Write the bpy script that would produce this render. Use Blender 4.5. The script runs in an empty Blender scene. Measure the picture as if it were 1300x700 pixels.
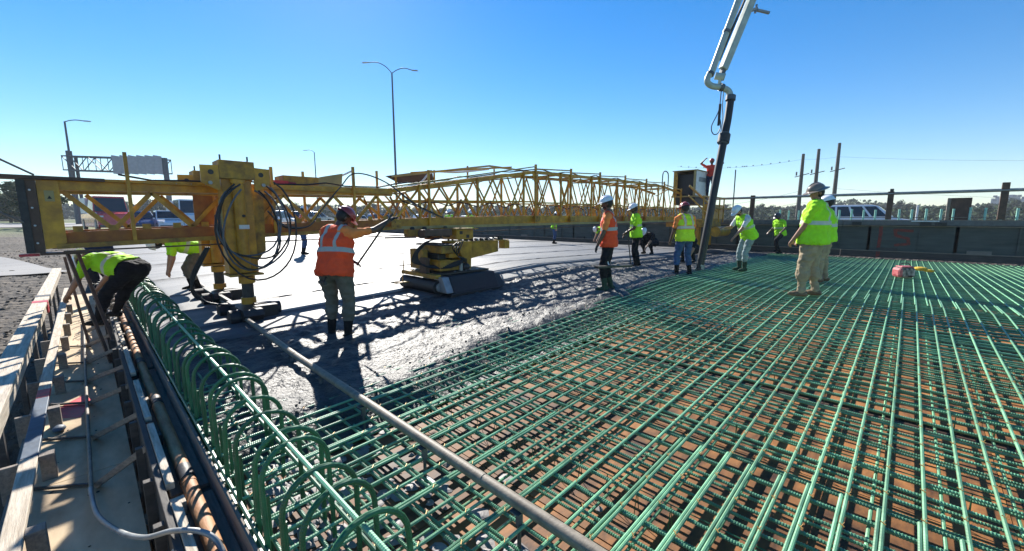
import bpy, bmesh, math, random
from mathutils import Vector, Matrix, noise
rnd = random.Random(7)
S = bpy.context.scene
C = S.collection
R = math.radians
# ------------------------------------------------------------ camera
CH = 1.6
cd = bpy.data.cameras.new('camera'); cam = bpy.data.objects.new('camera', cd); C.objects.link(cam)
cd.sensor_width = 36; cd.sensor_fit = 'HORIZONTAL'; cd.lens = 520/1300*36
cd.clip_start = .02; cd.clip_end = 6000
cam.location = (0, 0, CH); cam.rotation_euler = (R(90)-math.atan(73/520), 0, -R(46.1))
S.camera = cam
S.render.resolution_x = 1024; S.render.resolution_y = 551
# ------------------------------------------------------------ light
SUN_EL, SUN_AZ = R(32.5), R(24.4)          # azimuth clockwise from +Y
w = bpy.data.worlds.new('World'); S.world = w; w.use_nodes = True
nt = w.node_tree; bg = nt.nodes['Background']
sky = nt.nodes.new('ShaderNodeTexSky'); sky.sky_type = 'NISHITA'; sky.sun_disc = False
sky.sun_elevation = SUN_EL; sky.sun_rotation = SUN_AZ; sky.air_density = 1.0; sky.dust_density = .05; sky.ozone_density = 3.0
hsv = nt.nodes.new('ShaderNodeHueSaturation'); hsv.inputs['Saturation'].default_value = 1.42; hsv.inputs['Hue'].default_value = .503
nt.links.new(sky.outputs[0], hsv.inputs['Color']); nt.links.new(hsv.outputs[0], bg.inputs[0]); bg.inputs[1].default_value = .078
sl = bpy.data.lights.new('sun', 'SUN'); so = bpy.data.objects.new('sun', sl); C.objects.link(so)
sl.energy = 5.0; sl.angle = R(.5); sl.color = (1, .95, .87)
sd = Vector((math.sin(SUN_AZ)*math.cos(SUN_EL), math.cos(SUN_AZ)*math.cos(SUN_EL), math.sin(SUN_EL)))
so.rotation_euler = sd.to_track_quat('Z', 'Y').to_euler(); so.location = (0, 0, 50)
S.view_settings.view_transform = 'Standard'; S.view_settings.look = 'None'; S.view_settings.exposure = 1.08; S.view_settings.gamma = 1
# ------------------------------------------------------------ materials
def nodes(m): return m.node_tree.nodes, m.node_tree.links
def mat(name, col, rough=.6, metal=0, var=.25, scale=8, bump=.2, bscale=None, col2=None, spec=.5, detail=6, stretch=(1,1,1), dist=.01, objvar=0, coord='Object', coat=0):
    m = bpy.data.materials.new(name); m.use_nodes = True; N, L = nodes(m)
    p = N['Principled BSDF']; p.inputs['Roughness'].default_value = rough; p.inputs['Metallic'].default_value = metal
    p.inputs['Specular IOR Level'].default_value = spec; p.inputs['Coat Weight'].default_value = coat
    tc = N.new('ShaderNodeTexCoord'); mp = N.new('ShaderNodeMapping'); mp.inputs['Scale'].default_value = stretch
    L.new(tc.outputs[coord], mp.inputs[0])
    n = N.new('ShaderNodeTexNoise'); n.inputs['Scale'].default_value = scale; n.inputs['Detail'].default_value = detail; n.inputs['Roughness'].default_value = .6
    L.new(mp.outputs[0], n.inputs['Vector'])
    r = N.new('ShaderNodeValToRGB'); r.color_ramp.elements[0].position = .35; r.color_ramp.elements[1].position = .68
    c2 = col2 if col2 else tuple(min(1, c*(1+var)) for c in col)
    c1 = col if col2 else tuple(c*(1-var) for c in col)
    r.color_ramp.elements[0].color = (*c1, 1); r.color_ramp.elements[1].color = (*c2, 1)
    L.new(n.outputs[0], r.inputs[0]); out = r.outputs[0]
    if objvar:
        oi = N.new('ShaderNodeObjectInfo'); h = N.new('ShaderNodeHueSaturation'); mr = N.new('ShaderNodeMapRange')
        mr.inputs['To Min'].default_value = 1-objvar; mr.inputs['To Max'].default_value = 1+objvar
        L.new(oi.outputs['Random'], mr.inputs[0]); L.new(mr.outputs[0], h.inputs['Value']); L.new(out, h.inputs['Color']); out = h.outputs[0]
    L.new(out, p.inputs['Base Color'])
    rr = N.new('ShaderNodeMapRange'); rr.inputs['To Min'].default_value = max(0, rough-.12); rr.inputs['To Max'].default_value = min(1, rough+.12)
    L.new(n.outputs[0], rr.inputs[0]); L.new(rr.outputs[0], p.inputs['Roughness'])
    if bump:
        b = N.new('ShaderNodeBump'); b.inputs['Strength'].default_value = bump; b.inputs['Distance'].default_value = dist
        n2 = N.new('ShaderNodeTexNoise'); n2.inputs['Scale'].default_value = bscale or scale*4; n2.inputs['Detail'].default_value = 5
        L.new(mp.outputs[0], n2.inputs['Vector']); L.new(n2.outputs[0], b.inputs['Height']); L.new(b.outputs[0], p.inputs['Normal'])
    return m
M = {}
def rebar_mat(name, col, axis):
    m = mat(name, col, .42, 0, .3, 7, 0, stretch=(1,1,1), objvar=.3, detail=12)
    N, L = nodes(m); p = N['Principled BSDF']
    tc = N.new('ShaderNodeTexCoord'); wv = N.new('ShaderNodeTexWave'); wv.wave_type = 'BANDS'; wv.bands_direction = axis
    wv.inputs['Scale'].default_value = 26; b = N.new('ShaderNodeBump'); b.inputs['Strength'].default_value = .45; b.inputs['Distance'].default_value = .002
    L.new(tc.outputs['Object'], wv.inputs[0]); L.new(wv.outputs['Fac'], b.inputs['Height']); L.new(b.outputs[0], p.inputs['Normal'])
    # grey paste and scuffs on the epoxy
    return m
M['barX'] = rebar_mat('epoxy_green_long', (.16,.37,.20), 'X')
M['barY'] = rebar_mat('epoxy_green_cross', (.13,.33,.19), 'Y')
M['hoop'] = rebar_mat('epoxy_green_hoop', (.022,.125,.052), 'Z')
M['yellow'] = mat('yellow_machine_paint', (.33,.145,.012), .42, 0, .3, 5, .25, col2=(.66,.34,.022), detail=12, objvar=.08)
M['yellow_dirty'] = mat('yellow_paint_concrete_splash', (.20,.11,.03), .65, 0, .3, 7, .3, col2=(.58,.32,.035), detail=12)
M['orange_rust'] = mat('orange_rust_paint', (.26,.075,.015), .6, 0, .3, 5, .2, col2=(.44,.16,.02))
M['cream'] = mat('pale_yellow_steel', (.36,.28,.11), .5, 0, .2, 5, .1)
M['dark'] = mat('dark_grimy_steel', (.035,.032,.03), .55, 0, .4, 12, .3)
M['black'] = mat('black_rubber', (.015,.015,.016), .5, 0, .3, 20, .15)
M['brown'] = mat('brown_painted_steel', (.10,.055,.035), .6, 0, .4, 6, .2)
M['red'] = mat('red_paint', (.5,.03,.04), .5, 0, .3, 8, .1)
M['white'] = mat('white_paint', (.75,.75,.73), .4, 0, .1, 8, .05)
M['galv'] = mat('galvanised_pipe', (.16,.13,.095), .6, .0, .3, 14, .15, col2=(.28,.24,.18))
M['grey'] = mat('grey_steel', (.30,.31,.31), .45, .4, .2, 8, .1)
M['darkgrey'] = mat('dark_grey_steel', (.11,.12,.13), .5, .3, .2, 8, .1)
M['tube'] = mat('pale_green_grey_boom_paint', (.42,.48,.42), .4, 0, .15, 5, .08)
M['rustpipe'] = mat('rusty_pipe', (.30,.125,.045), .65, 0, .3, 6, .25, col2=(.60,.32,.15), stretch=(3,.6,3), detail=9)
M['lumber'] = mat('pale_lumber', (.36,.29,.21), .8, 0, .2, 4, .4, col2=(.66,.58,.46), stretch=(9,.8,9), detail=10)
M['lumber_old'] = mat('weathered_lumber', (.17,.14,.115), .8, 0, .2, 5, .35, col2=(.30,.25,.20), stretch=(9,.9,9), detail=10)
M['lumber_dark'] = mat('dark_wet_lumber', (.035,.03,.028), .7, 0, .3, 6, .3, col2=(.08,.07,.06), stretch=(2,.6,4))
M['ply_form'] = mat('form_plywood', (.055,.022,.009), .7, 0, .2, 2.6, .2, col2=(.40,.165,.045), stretch=(1,2,1), detail=12, objvar=.35)
M['ply_walk'] = mat('walkway_plywood', (.34,.24,.14), .8, 0, .2, 3, .3, col2=(.70,.55,.35), stretch=(1,.35,1), detail=11, objvar=.08)
M['blackform'] = mat('dark_form_ply', (.028,.038,.036), .6, 0, .3, 2.5, .2, col2=(.075,.092,.085), stretch=(1,.4,3))
M['pale_dirt'] = mat('dirt', (.05,.04,.03), .95, 0, .3, 1.2, .8, col2=(.14,.115,.085), bscale=9, dist=.08, detail=12)
M['skin'] = mat('skin_tan', (.36,.19,.12), .55, 0, .12, 12, .1)
M['skin_dark'] = mat('skin_dark', (.12,.06,.04), .5, 0, .12, 12, .1)
M['hair'] = mat('dark_hair', (.012,.01,.009), .6, 0, .3, 40, .4)
def cloth(name, c, v=.12): M[name] = mat(name, c, .85, 0, v, 9, .5, bscale=14, dist=.02, spec=.2)
cloth('orange_shirt', (.80,.20,.06)); cloth('lime', (.42,.85,.03)); cloth('grey_trousers', (.14,.125,.10), .25); cloth('khaki', (.34,.27,.18), .2)
cloth('jeans', (.05,.10,.22), .3); cloth('black_cloth', (.012,.013,.018), .3); cloth('pale_jeans', (.24,.31,.32), .2); cloth('navy', (.02,.03,.07), .3)
cloth('white_shirt', (.62,.64,.66)); cloth('red_shirt', (.62,.06,.04)); cloth('boots_black', (.012,.012,.012), .3); cloth('boots_green', (.03,.06,.04), .3); cloth('boots_tan', (.18,.13,.085), .3); cloth('glove', (.03,.035,.05), .3)
cloth('orange_sleeve', (.9,.26,.07))
def helmet_mat(n, c): M[n] = mat(n, c, .3, 0, .06, 6, .03, coat=.3)
helmet_mat('helmet_white', (.78,.80,.82)); helmet_mat('helmet_red', (.30,.035,.03)); helmet_mat('helmet_brown', (.20,.16,.12)); helmet_mat('helmet_black', (.03,.03,.035))
def vest_mat(name, base, stripe, vertical=True, back=None):
    """vest cloth; t = height along the torso 0..1, s = sideways metres, both stored on the mesh"""
    m = mat(name, base, .8, 0, .1, 9, .5, bscale=14, dist=.02, spec=.2); N, L = nodes(m); p = N['Principled BSDF']
    src = p.inputs['Base Color'].links[0].from_socket
    at = N.new('ShaderNodeAttribute'); at.attribute_name = 'vt'; sx = N.new('ShaderNodeSeparateXYZ'); L.new(at.outputs['Vector'], sx.inputs[0])
    def band(sock, c, hw):
        s = N.new('ShaderNodeMath'); s.operation = 'COMPARE'; s.inputs[1].default_value = c; s.inputs[2].default_value = hw; L.new(sock, s.inputs[0]); return s.outputs[0]
    def mx(a, b):
        s = N.new('ShaderNodeMath'); s.operation = 'MAXIMUM'; L.new(a, s.inputs[0]); L.new(b, s.inputs[1]); return s.outputs[0]
    ab = N.new('ShaderNodeMath'); ab.operation = 'ABSOLUTE'; L.new(sx.outputs[1], ab.inputs[0])
    k = band(sx.outputs[0], .42, .055)
    g = band(sx.outputs[0], .42, .085)
    if vertical:
        up = N.new('ShaderNodeMath'); up.operation = 'GREATER_THAN'; up.inputs[1].default_value = .4; L.new(sx.outputs[0], up.inputs[0])
        for hw, which in ((.024, 0), (.038, 1)):
            v = N.new('ShaderNodeMath'); v.operation = 'MULTIPLY'; L.new(band(ab.outputs[0], .11, hw), v.inputs[0]); L.new(up.outputs[0], v.inputs[1])
            if which: g = mx(g, v.outputs[0])
            else: k = mx(k, v.outputs[0])
    last = src
    if back:
        a = N.new('ShaderNodeMixRGB'); L.new(g, a.inputs[0]); L.new(last, a.inputs[1]); a.inputs[2].default_value = (*back, 1); last = a.outputs[0]
    a = N.new('ShaderNodeMixRGB'); L.new(k, a.inputs[0]); L.new(last, a.inputs[1]); a.inputs[2].default_value = (*stripe, 1)
    L.new(a.outputs[0], p.inputs['Base Color']); M[name] = m
vest_mat('vest_orange', (.88,.09,.03), (.42,.43,.40)); vest_mat('vest_lime', (.38,.86,.02), (.50,.54,.42))
vest_mat('vest_lime_plain', (.40,.85,.03), (.5,.6,.35), False); vest_mat('vest_yellow_pink', (.62,.85,.04), (.62,.58,.48), True, (.9,.30,.08)); vest_mat('vest_shirt', (.40,.85,.03), (.60,.62,.50))
# concrete: finished and fresh
def conc(name, c1, c2, rough, sc, stretch, bump, dist, bsc):
    m = mat(name, c1, rough, 0, .2, sc, bump, col2=c2, bscale=bsc, stretch=stretch, dist=dist, detail=9); return m
M['slab'] = conc('finished_wet_concrete', (.055,.06,.066), (.155,.154,.15), .6, 1.1, (.25,2.6,1), .8, .018, 9)
M['fresh'] = conc('fresh_rough_concrete', (.024,.024,.0235), (.10,.098,.092), .54, 5, (1,1,1), .8, .03, 30)
for q_ in ('fresh',): M[q_].node_tree.nodes['Principled BSDF'].inputs['Specular IOR Level'].default_value = .42
M['paste'] = conc('splashed_paste', (.20,.185,.18), (.34,.31,.30), .6, 9, (1,1,1), .5, .01, 40)
M['asphalt'] = mat('asphalt', (.09,.09,.09), .85, 0, .2, 2, .3); M['road'] = mat('pale_road', (.26,.25,.235), .85, 0, .15, .5, .2)
M['grass'] = mat('grass', (.07,.11,.03), .95, 0, .3, .15, .6, col2=(.13,.16,.05), bscale=4, dist=.2, detail=12)
M['bark'] = mat('bark', (.08,.06,.04), .9, 0, .3, 5, .5)
M['leaf'] = mat('leaves', (.022,.045,.014), .8, 0, .3, .35, 0, col2=(.055,.085,.028), spec=.1)
M['leaf2'] = mat('far_leaves', (.025,.045,.02), .85, 0, .3, .25, 0, col2=(.055,.08,.035), spec=.1)
M['glass'] = mat('dark_car_glass', (.01,.012,.015), .08, 0, .1, 5, 0, spec=.8)
M['paint_white'] = mat('white_car_paint', (.72,.74,.78), .25, 0, .04, 3, 0, coat=.6); M['paint_red'] = mat('red_car_paint', (.6,.03,.025), .25, 0, .05, 3, 0, coat=.6)
M['paint_blue'] = mat('blue_car_paint', (.03,.07,.22), .25, 0, .05, 3, 0, coat=.6); M['paint_silver'] = mat('silver_car_paint', (.42,.44,.46), .25, .3, .05, 3, 0, coat=.6)
M['bldg'] = mat('far_building_grey', (.24,.25,.29), .8, 0, .1, .3, 0); M['bwin'] = mat('far_window', (.10,.11,.14), .4, 0, .1, 3, 0)
M['label_white'] = mat('white_label', (.62,.63,.60), .5, 0, .1, 30, 0); M['pinkpaint'] = mat('pink_plastic', (.45,.05,.07), .5, 0, .3, 9, .1, col2=(.60,.20,.20))
M['camo'] = mat('pink_black_grey_pattern', (.02,.02,.02), .6, 0, .2, 7, .1, col2=(.50,.40,.36), detail=1); M['yellowcloth'] = mat('yellow_glove', (.7,.42,.03), .8, 0, .3, 9, .3)
M['wire'] = mat('tie_wire', (.35,.20,.05), .5, .3, .3, 30, 0)
M['signback'] = mat('aluminium_sign_back', (.38,.38,.40), .5, .3, .1, 3, .05)
M['mint'] = mat('mint_epoxy', (.34,.66,.52), .5, 0, .2, 5, 0)
M['redspray'] = mat('red_spray_paint', (.30,.03,.02), .7, 0, .4, 9, 0, col2=(.07,.035,.03), detail=10)
M['tape_blue'] = mat('blue_grey_board', (.06,.09,.13), .6, 0, .3, 6, .2)
# ------------------------------------------------------------ mesh helpers
def frame(d):
    d = d.normalized(); u = Vector((0,0,1)) if abs(d.z) < .95 else Vector((1,0,0))
    s = d.cross(u).normalized(); return s, s.cross(d).normalized()
class MB:
    def __init__(s): s.v = []; s.f = []
    def add(s, vs, fs):
        o = len(s.v); s.v += [tuple(v) for v in vs]; s.f += [tuple(i+o for i in f) for f in fs]; return s
    def box(s, a, b):
        x0,y0,z0 = a; x1,y1,z1 = b
        if x0>x1: x0,x1=x1,x0
        if y0>y1: y0,y1=y1,y0
        if z0>z1: z0,z1=z1,z0
        return s.add([(x0,y0,z0),(x1,y0,z0),(x1,y1,z0),(x0,y1,z0),(x0,y0,z1),(x1,y0,z1),(x1,y1,z1),(x0,y1,z1)],
              [(0,3,2,1),(4,5,6,7),(0,1,5,4),(1,2,6,5),(2,3,7,6),(3,0,4,7)])
    def bar(s, a, b, w, h, roll=0):
        a = Vector(a); b = Vector(b); x, y = frame(b-a)
        if roll: q = Matrix.Rotation(roll, 3, (b-a).normalized()); x = q@x; y = q@y
        c = [(-w/2,-h/2),(w/2,-h/2),(w/2,h/2),(-w/2,h/2)]
        return s.add([a+x*p+y*q for p,q in c]+[b+x*p+y*q for p,q in c], [(0,1,2,3),(7,6,5,4),(0,4,5,1),(1,5,6,2),(2,6,7,3),(3,7,4,0)])
    def channel(s, a, b, h, d, t=.012, side=1):
        """C-channel along a->b: web height h, flanges depth d towards side"""
        a = Vector(a); b = Vector(b); x, y = frame(b-a); x = x*side
        s.bar(a, b, t, h)
        for q in (-1, 1):
            o = x*(d/2+t/2+.0005)+y*(q*(h/2-t/2)); s.bar(a+o, b+o, d, t)
        return s
    def tube(s, pts, r, n=8, cap=True, radii=None):
        pts = [Vector(p) for p in pts]; m = len(pts); d = (pts[1]-pts[0]); x, y = frame(d); vs = []; prev = d.normalized()
        for i, p in enumerate(pts):
            t = (pts[min(i+1,m-1)]-pts[max(i-1,0)]).normalized()
            q = prev.rotation_difference(t); x = q@x; y = q@y; prev = t; rr = radii[i] if radii else r
            for k in range(n):
                a = 2*math.pi*k/n; vs.append(p+(x*math.cos(a)+y*math.sin(a))*rr)
        fs = [(i*n+k, i*n+(k+1)%n, (i+1)*n+(k+1)%n, (i+1)*n+k) for i in range(m-1) for k in range(n)]
        if cap: fs += [tuple(range(n-1,-1,-1)), tuple(range((m-1)*n, m*n))]
        return s.add(vs, fs)
    def ell(s, c, r, n=10, m=6, zmin=-1):
        c = Vector(c); r = r if hasattr(r,'__len__') else (r,r,r); vs = []; 
        for i in range(m+1):
            ph = -math.pi/2+math.pi*i/m
            if math.sin(ph) < zmin: ph = math.asin(zmin)
            for k in range(n):
                a = 2*math.pi*k/n; vs.append(c+Vector((r[0]*math.cos(ph)*math.cos(a)+0, r[1]*math.cos(ph)*math.sin(a), r[2]*math.sin(ph))))
        fs = [(i*n+k, i*n+(k+1)%n, (i+1)*n+(k+1)%n, (i+1)*n+k) for i in range(m) for k in range(n)]
        return s.add(vs, fs)
    def prism(s, poly, d0, d1, axis='Y'):
        """polygon in the plane normal to axis, extruded d0..d1"""
        def P(p, d): return {'Y': (p[0], d, p[1]), 'X': (d, p[0], p[1]), 'Z': (p[0], p[1], d)}[axis]
        n = len(poly); return s.add([P(p,d0) for p in poly]+[P(p,d1) for p in poly], [tuple(range(n)), tuple(range(2*n-1,n-1,-1))]+[(i,i+n,(i+1)%n+n,(i+1)%n) for i in range(n)])
    def mesh(s, name, m, smooth=False):
        me = bpy.data.meshes.new(name); me.from_pydata(s.v, [], s.f); me.materials.append(M[m] if isinstance(m,str) else m); me.validate()
        bm = bmesh.new(); bm.from_mesh(me); bmesh.ops.recalc_face_normals(bm, faces=bm.faces); bm.to_mesh(me); bm.free()
        if smooth:
            me.polygons.foreach_set('use_smooth', [True]*len(me.polygons)); 
            try: me.set_sharp_from_angle(angle=R(40))
            except Exception: pass
        return me
    def build(s, name, m, parent=None, smooth=False, bevel=0, loc=None):
        o = bpy.data.objects.new(name, s.mesh(name, m, smooth)); C.objects.link(o)
        if parent: o.parent = parent
        if loc: o.location = loc
        if bevel:
            b = o.modifiers.new('bevel', 'BEVEL'); b.width = bevel; b.segments = 2; b.limit_method = 'ANGLE'
        return o
def tag(o, label=None, cat=None, group=None, kind=None):
    if label: o['label'] = label
    if cat: o['category'] = cat
    if group: o['group'] = group
    if kind: o['kind'] = kind
    return o
def thing(name, label, cat, loc=(0,0,0), rz=0, group=None):
    o = bpy.data.objects.new(name, None); o.empty_display_size = .2; C.objects.link(o); o.location = loc; o.rotation_euler = (0,0,rz)
    return tag(o, label, cat, group)
def link(name, me, parent=None, loc=(0,0,0), rot=(0,0,0), scale=(1,1,1)):
    o = bpy.data.objects.new(name, me); C.objects.link(o); o.parent = parent; o.location = loc; o.rotation_euler = rot; o.scale = scale; return o
def copy_tree(o, parent=None):
    c = o.copy(); C.objects.link(c); c.parent = parent
    for ch in o.children: copy_tree(ch, c)
    return c
def deck(x): return .035*x if x < 8.5 else .2975-.02*(x-8.5)
def sag(a, b, s, n=16):
    a = Vector(a); b = Vector(b); return [a.lerp(b, i/n)-Vector((0,0,s*4*(i/n)*(1-i/n))) for i in range(n+1)]
def spline(pts, n=6):
    P = [Vector(p) for p in pts]; out = []
    for i in range(len(P)-1):
        p0 = P[max(i-1,0)]; p1 = P[i]; p2 = P[i+1]; p3 = P[min(i+2,len(P)-1)]
        for k in range(n):
            t = k/n; out.append(.5*((2*p1)+(p2-p0)*t+(2*p0-5*p1+4*p2-p3)*t*t+(3*p1-p0-3*p2+p3)*t**3))
    return out+[P[-1]]
# ------------------------------------------------------------ ground
def terrain(x, y):
    def lerp(t, ks):
        for (a, za), (b, zb) in zip(ks, ks[1:]):
            if t < b: u = max(0, (t-a)/(b-a)); u = u*u*(3-2*u); return za+(zb-za)*u
        return ks[-1][1]
    z = lerp(y, [(-50,-4.2),(8,-4.2),(12.5,-1.35),(24,-.5),(45,.25),(70,.9)])
    r = lerp(x, [(-40,0),(21,0),(30,1),(60,1)])
    z = z*(1-r)+ (.45+.45*min(1,max(0,(x-40)/60)))*r
    if .3 < x < 23 and y < 44: z = min(z, -.9-.6*(y<30))
    d = math.hypot(x, y)
    if d < 60: z += .12*noise.noise(Vector((x*.5,y*.5,0)))+.05*noise.noise(Vector((x*2,y*2,3)))
    return z
mb = MB(); xs = sorted(set([round(-60+i*1.0,2) for i in range(0,50)]+[round(-10+i*.5,2) for i in range(0,80)]+[30+i*4 for i in range(0,20)]+[-3000,-1500,-700,-350,-180,-100,120,200,400,800,1500,3000]))
ys = sorted(set([round(-10+i*.6,2) for i in range(0,100)]+[50+i*5 for i in range(0,14)]+[-3000,-1500,-700,-350,-150,-80,-40,-20,150,220,400,800,1500,3000]))
vs = [(x,y,terrain(x,y)) for y in ys for x in xs]; nx = len(xs)
o = MB().add(vs, [(j*nx+i,j*nx+i+1,(j+1)*nx+i+1,(j+1)*nx+i) for j in range(len(ys)-1) for i in range(nx-1)])
gm = mat('ground_dirt_and_grass', (.045,.036,.027), .95, 0, .3, .9, 1, col2=(.135,.11,.082), bscale=5, dist=.16, detail=12, coord='Object')
N, L = nodes(gm); p = N['Principled BSDF']; src = p.inputs['Base Color'].links[0].from_socket
tc = N.new('ShaderNodeTexCoord'); ns = N.new('ShaderNodeTexNoise'); ns.inputs['Scale'].default_value = .08; ns.inputs['Detail'].default_value = 8; L.new(tc.outputs['Object'], ns.inputs[0])
ln = N.new('ShaderNodeVectorMath'); ln.operation = 'LENGTH'; L.new(tc.outputs['Object'], ln.inputs[0])
m1 = N.new('ShaderNodeMath'); m1.operation = 'MULTIPLY_ADD'; m1.inputs[1].default_value = 30; L.new(ns.outputs[0], m1.inputs[0]); L.new(ln.outputs['Value'], m1.inputs[2])
mr = N.new('ShaderNodeMapRange'); mr.inputs['From Min'].default_value = 62; mr.inputs['From Max'].default_value = 70; L.new(m1.outputs[0], mr.inputs[0])
gr = N.new('ShaderNodeValToRGB'); gr.color_ramp.elements[0].color = (.075,.11,.035,1); gr.color_ramp.elements[1].color = (.17,.19,.07,1); gr.color_ramp.elements[0].position=.35; gr.color_ramp.elements[1].position=.65
L.new(ns.outputs[0], gr.inputs[0]); mxn = N.new('ShaderNodeMixRGB'); L.new(mr.outputs[0], mxn.inputs[0]); L.new(src, mxn.inputs[1]); L.new(gr.outputs[0], mxn.inputs[2]); L.new(mxn.outputs[0], p.inputs['Base Color'])
g = o.build('ground', gm, smooth=True); tag(g, kind='structure')
rk = MB()
for k in range(4200):
    x = rnd.uniform(-9,-.9); y = rnd.uniform(9,34); q_ = rnd.uniform(.012,.04)*(1+1.2*(rnd.random()<.05)); rk.ell((x,y,terrain(x,y)+q_*.2), (q_*rnd.uniform(.8,1.4),q_,q_*.6), 6, 4)
tag(rk.build('rubble', 'pale_dirt'), 'clods and stones scattered on the dirt bank left of the deck', 'stones', kind='stuff')
# roads behind (follow the terrain)
def strip(name, m, a, b, wdt, n=60, dz=.03, seg=4):
    a = Vector((*a,0)); b = Vector((*b,0)); d = (b-a).normalized(); s = Vector((d.y,-d.x,0)); vs = []
    for i in range(n+1):
        p = a.lerp(b, i/n)
        for k in range(seg+1):
            q = p+s*wdt*(k/seg-.5); vs.append((q.x,q.y,terrain(q.x,q.y)+dz))
    c = seg+1
    o = MB().add(vs, [(i*c+k,i*c+k+1,(i+1)*c+k+1,(i+1)*c+k) for i in range(n) for k in range(seg)]).build(name, m); tag(o, kind='structure'); return o
strip('road', 'road', (-60,66), (150,78), 18, 80, .06)
strip('road', 'road', (36,-80), (36,64), 11, 80, .10)
strip('path', 'road', (-2.9,23), (-14,58), 5, 30, .07)
strip('road', 'asphalt', (-200,130), (300,150), 14, 40, .3)
# pavement lines on the road along the right side
for k in range(24):
    y = -30+k*3.6
    o = MB().box((35.9,y,0),(36.05,y+1.6,.004)).build('lane_marking', 'white'); o.location.z = terrain(36,y)+.12; o['kind'] = 'structure'
# ------------------------------------------------------------ deck structure
fw = tag(MB().box((.5,-8,-1.75),(21.8,-7.9,-.5)).build('deck_underside', 'darkgrey'), kind='structure')
GX = (.40, 4.52, 8.62, 12.7, 16.8, 20.9)
for gx in GX:
    zt = deck(gx)-.30
    o = thing('steel_girder', 'weathered steel girder under the deck forms', 'girder', (gx,0,0), group='bridge girders under the deck')
    MB().box((-.012,-8,zt-1.1),(.012,41,zt)).build('web', 'brown', o); MB().box((-.2,-8,zt+.003),(.2,41,zt+.06)).build('flange', 'brown', o); MB().box((-.2,-8,zt-1.14),(.2,41,zt-1.103)).build('flange', 'brown', o)
ab = tag(MB().box((.2,41.1,-3),(23,42,.0)).build('abutment', 'paste'), kind='structure')
# formwork floor: plywood panels on a joist layer
ff = thing('deck_formwork', 'brown plywood deck forms seen down through the green bar mats', 'formwork')
pme = {}
def panel_mesh(w_, d_, m, t=.018):
    k = (round(w_,3), round(d_,3), m)
    if k not in pme: pme[k] = MB().box((.002,.002,-t),(w_-.002,d_-.002,0)).mesh('plywood_panel', m)
    return pme[k]
y = -7.9
while y < 6.4:
    for ga_, gb_ in zip(GX, GX[1:]):
        x = ga_+.09; x_end = gb_-.09; wd1 = (x_end-x)/3
        for q in range(3):
            sl_ = math.atan2(deck(x+wd1)-deck(x), wd1)
            link('plywood_panel', panel_mesh(wd1, 1.22, 'ply_form'), ff, (x, y, deck(x)-.215+rnd.uniform(-.004,.004)), (0, -sl_, 0)); x += wd1
    y += 1.22
for gx in GX:
    for s_ in (-1,1): MB().box((gx+s_*.08-.01,-7.9,deck(gx)-.34),(gx+s_*.08+.01,6.4,deck(gx)-.222)).build('haunch_side', 'lumber_dark', ff)
# ------------------------------------------------------------ rebar mats
RB = .0096
def xprof(x0, x1): return [x0]+([8.5] if x0 < 8.5 < x1 else [])+[x1]
def xbar_mesh(x0, x1, r):
    return MB().tube([(x, 0, deck(x)) for x in xprof(x0,x1)], r, 7).mesh('rebar', 'barX', True)
def ribbed(length, r, pitch=.013, n=7):
    pts = []; rad = []; k = int(length/pitch)
    for i in range(k):
        y = i*pitch; pts += [(0,y,0),(0,y+pitch*.5,0),(0,y+pitch*.6,0),(0,y+pitch*.9,0)]; rad += [r*.9,r*.9,r*1.16,r*1.16]
    return MB().tube(pts, r, n, True, rad).mesh('rebar', 'barY', False)
YB0, YB1 = -7.4, 5.2
top = thing('top_rebar_mat', 'upper mat of mint green epoxy coated reinforcing bars filling the right side of the deck', 'rebar mat')
bot = thing('bottom_rebar_mat', 'lower mat of green reinforcing bars just above the brown plywood forms', 'rebar mat')
A = xbar_mesh(.46, 9.5, RB); B = xbar_mesh(8.7, 21.5, RB); Lp = xbar_mesh(.46, 2.72, RB); Lq = xbar_mesh(.46, 2.45, RB)
SP = .147; y = YB0; k = 0; ntop = 0
while y < 4.7:
    j = rnd.uniform(-.008,.008)
    link('rebar', A, top, (0, y+j, -RB), (0,0,rnd.uniform(-.0022,.0022))); link('rebar', B, top, (0, y+j+.021, -RB+.002), (0,0,rnd.uniform(-.0004,.0004))); ntop += 2
    if -1.9 < y < 1.1 or (1.1 < y < 4.0 and k % 3 == 0): link('rebar', Lp if y < 1.1 else Lq, top, (rnd.uniform(-.02,.05), y+j+.021, -RB)); ntop += 1
    y += SP; k += 1
YR = ribbed(YB1-YB0, RB*.95); YS = MB().tube([(0,0,0),(0,YB1-YB0,0)], RB*.95, 6).mesh('rebar', 'barY', True)
x = .52; stuff = MB(); k = 0
while x < 21.4:
    if ntop < 298: link('rebar', YR if x < 6 else YS, top, (x+rnd.uniform(-.012,.012), YB0, deck(x)-RB*3.05), (0,0,rnd.uniform(-.001,.001))); ntop += 1
    else: stuff.tube([(x,YB0,deck(x)-RB*3.05),(x,YB1,deck(x)-RB*3.05)], RB*.95, 5)
    x += .15; k += 1
if stuff.v: tag(stuff.build('rebar', 'barY', top, True), 'far cross bars of the upper mat', kind='stuff')
y = YB0; XB = xbar_mesh(.46, 21.4, RB)
while y < 5.0: link('rebar', XB, bot, (0, y+.05+rnd.uniform(-.012,.012), -.165), (0,0,rnd.uniform(-.0005,.0005))); y += .294
x = .6
while x < 21.4:
    link('rebar', YR if x < 4 else YS, bot, (x+rnd.uniform(-.015,.015), YB0, deck(x)-.165+RB*2), (0,0,rnd.uniform(-.001,.001))); x += .2
tw = MB()
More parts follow.
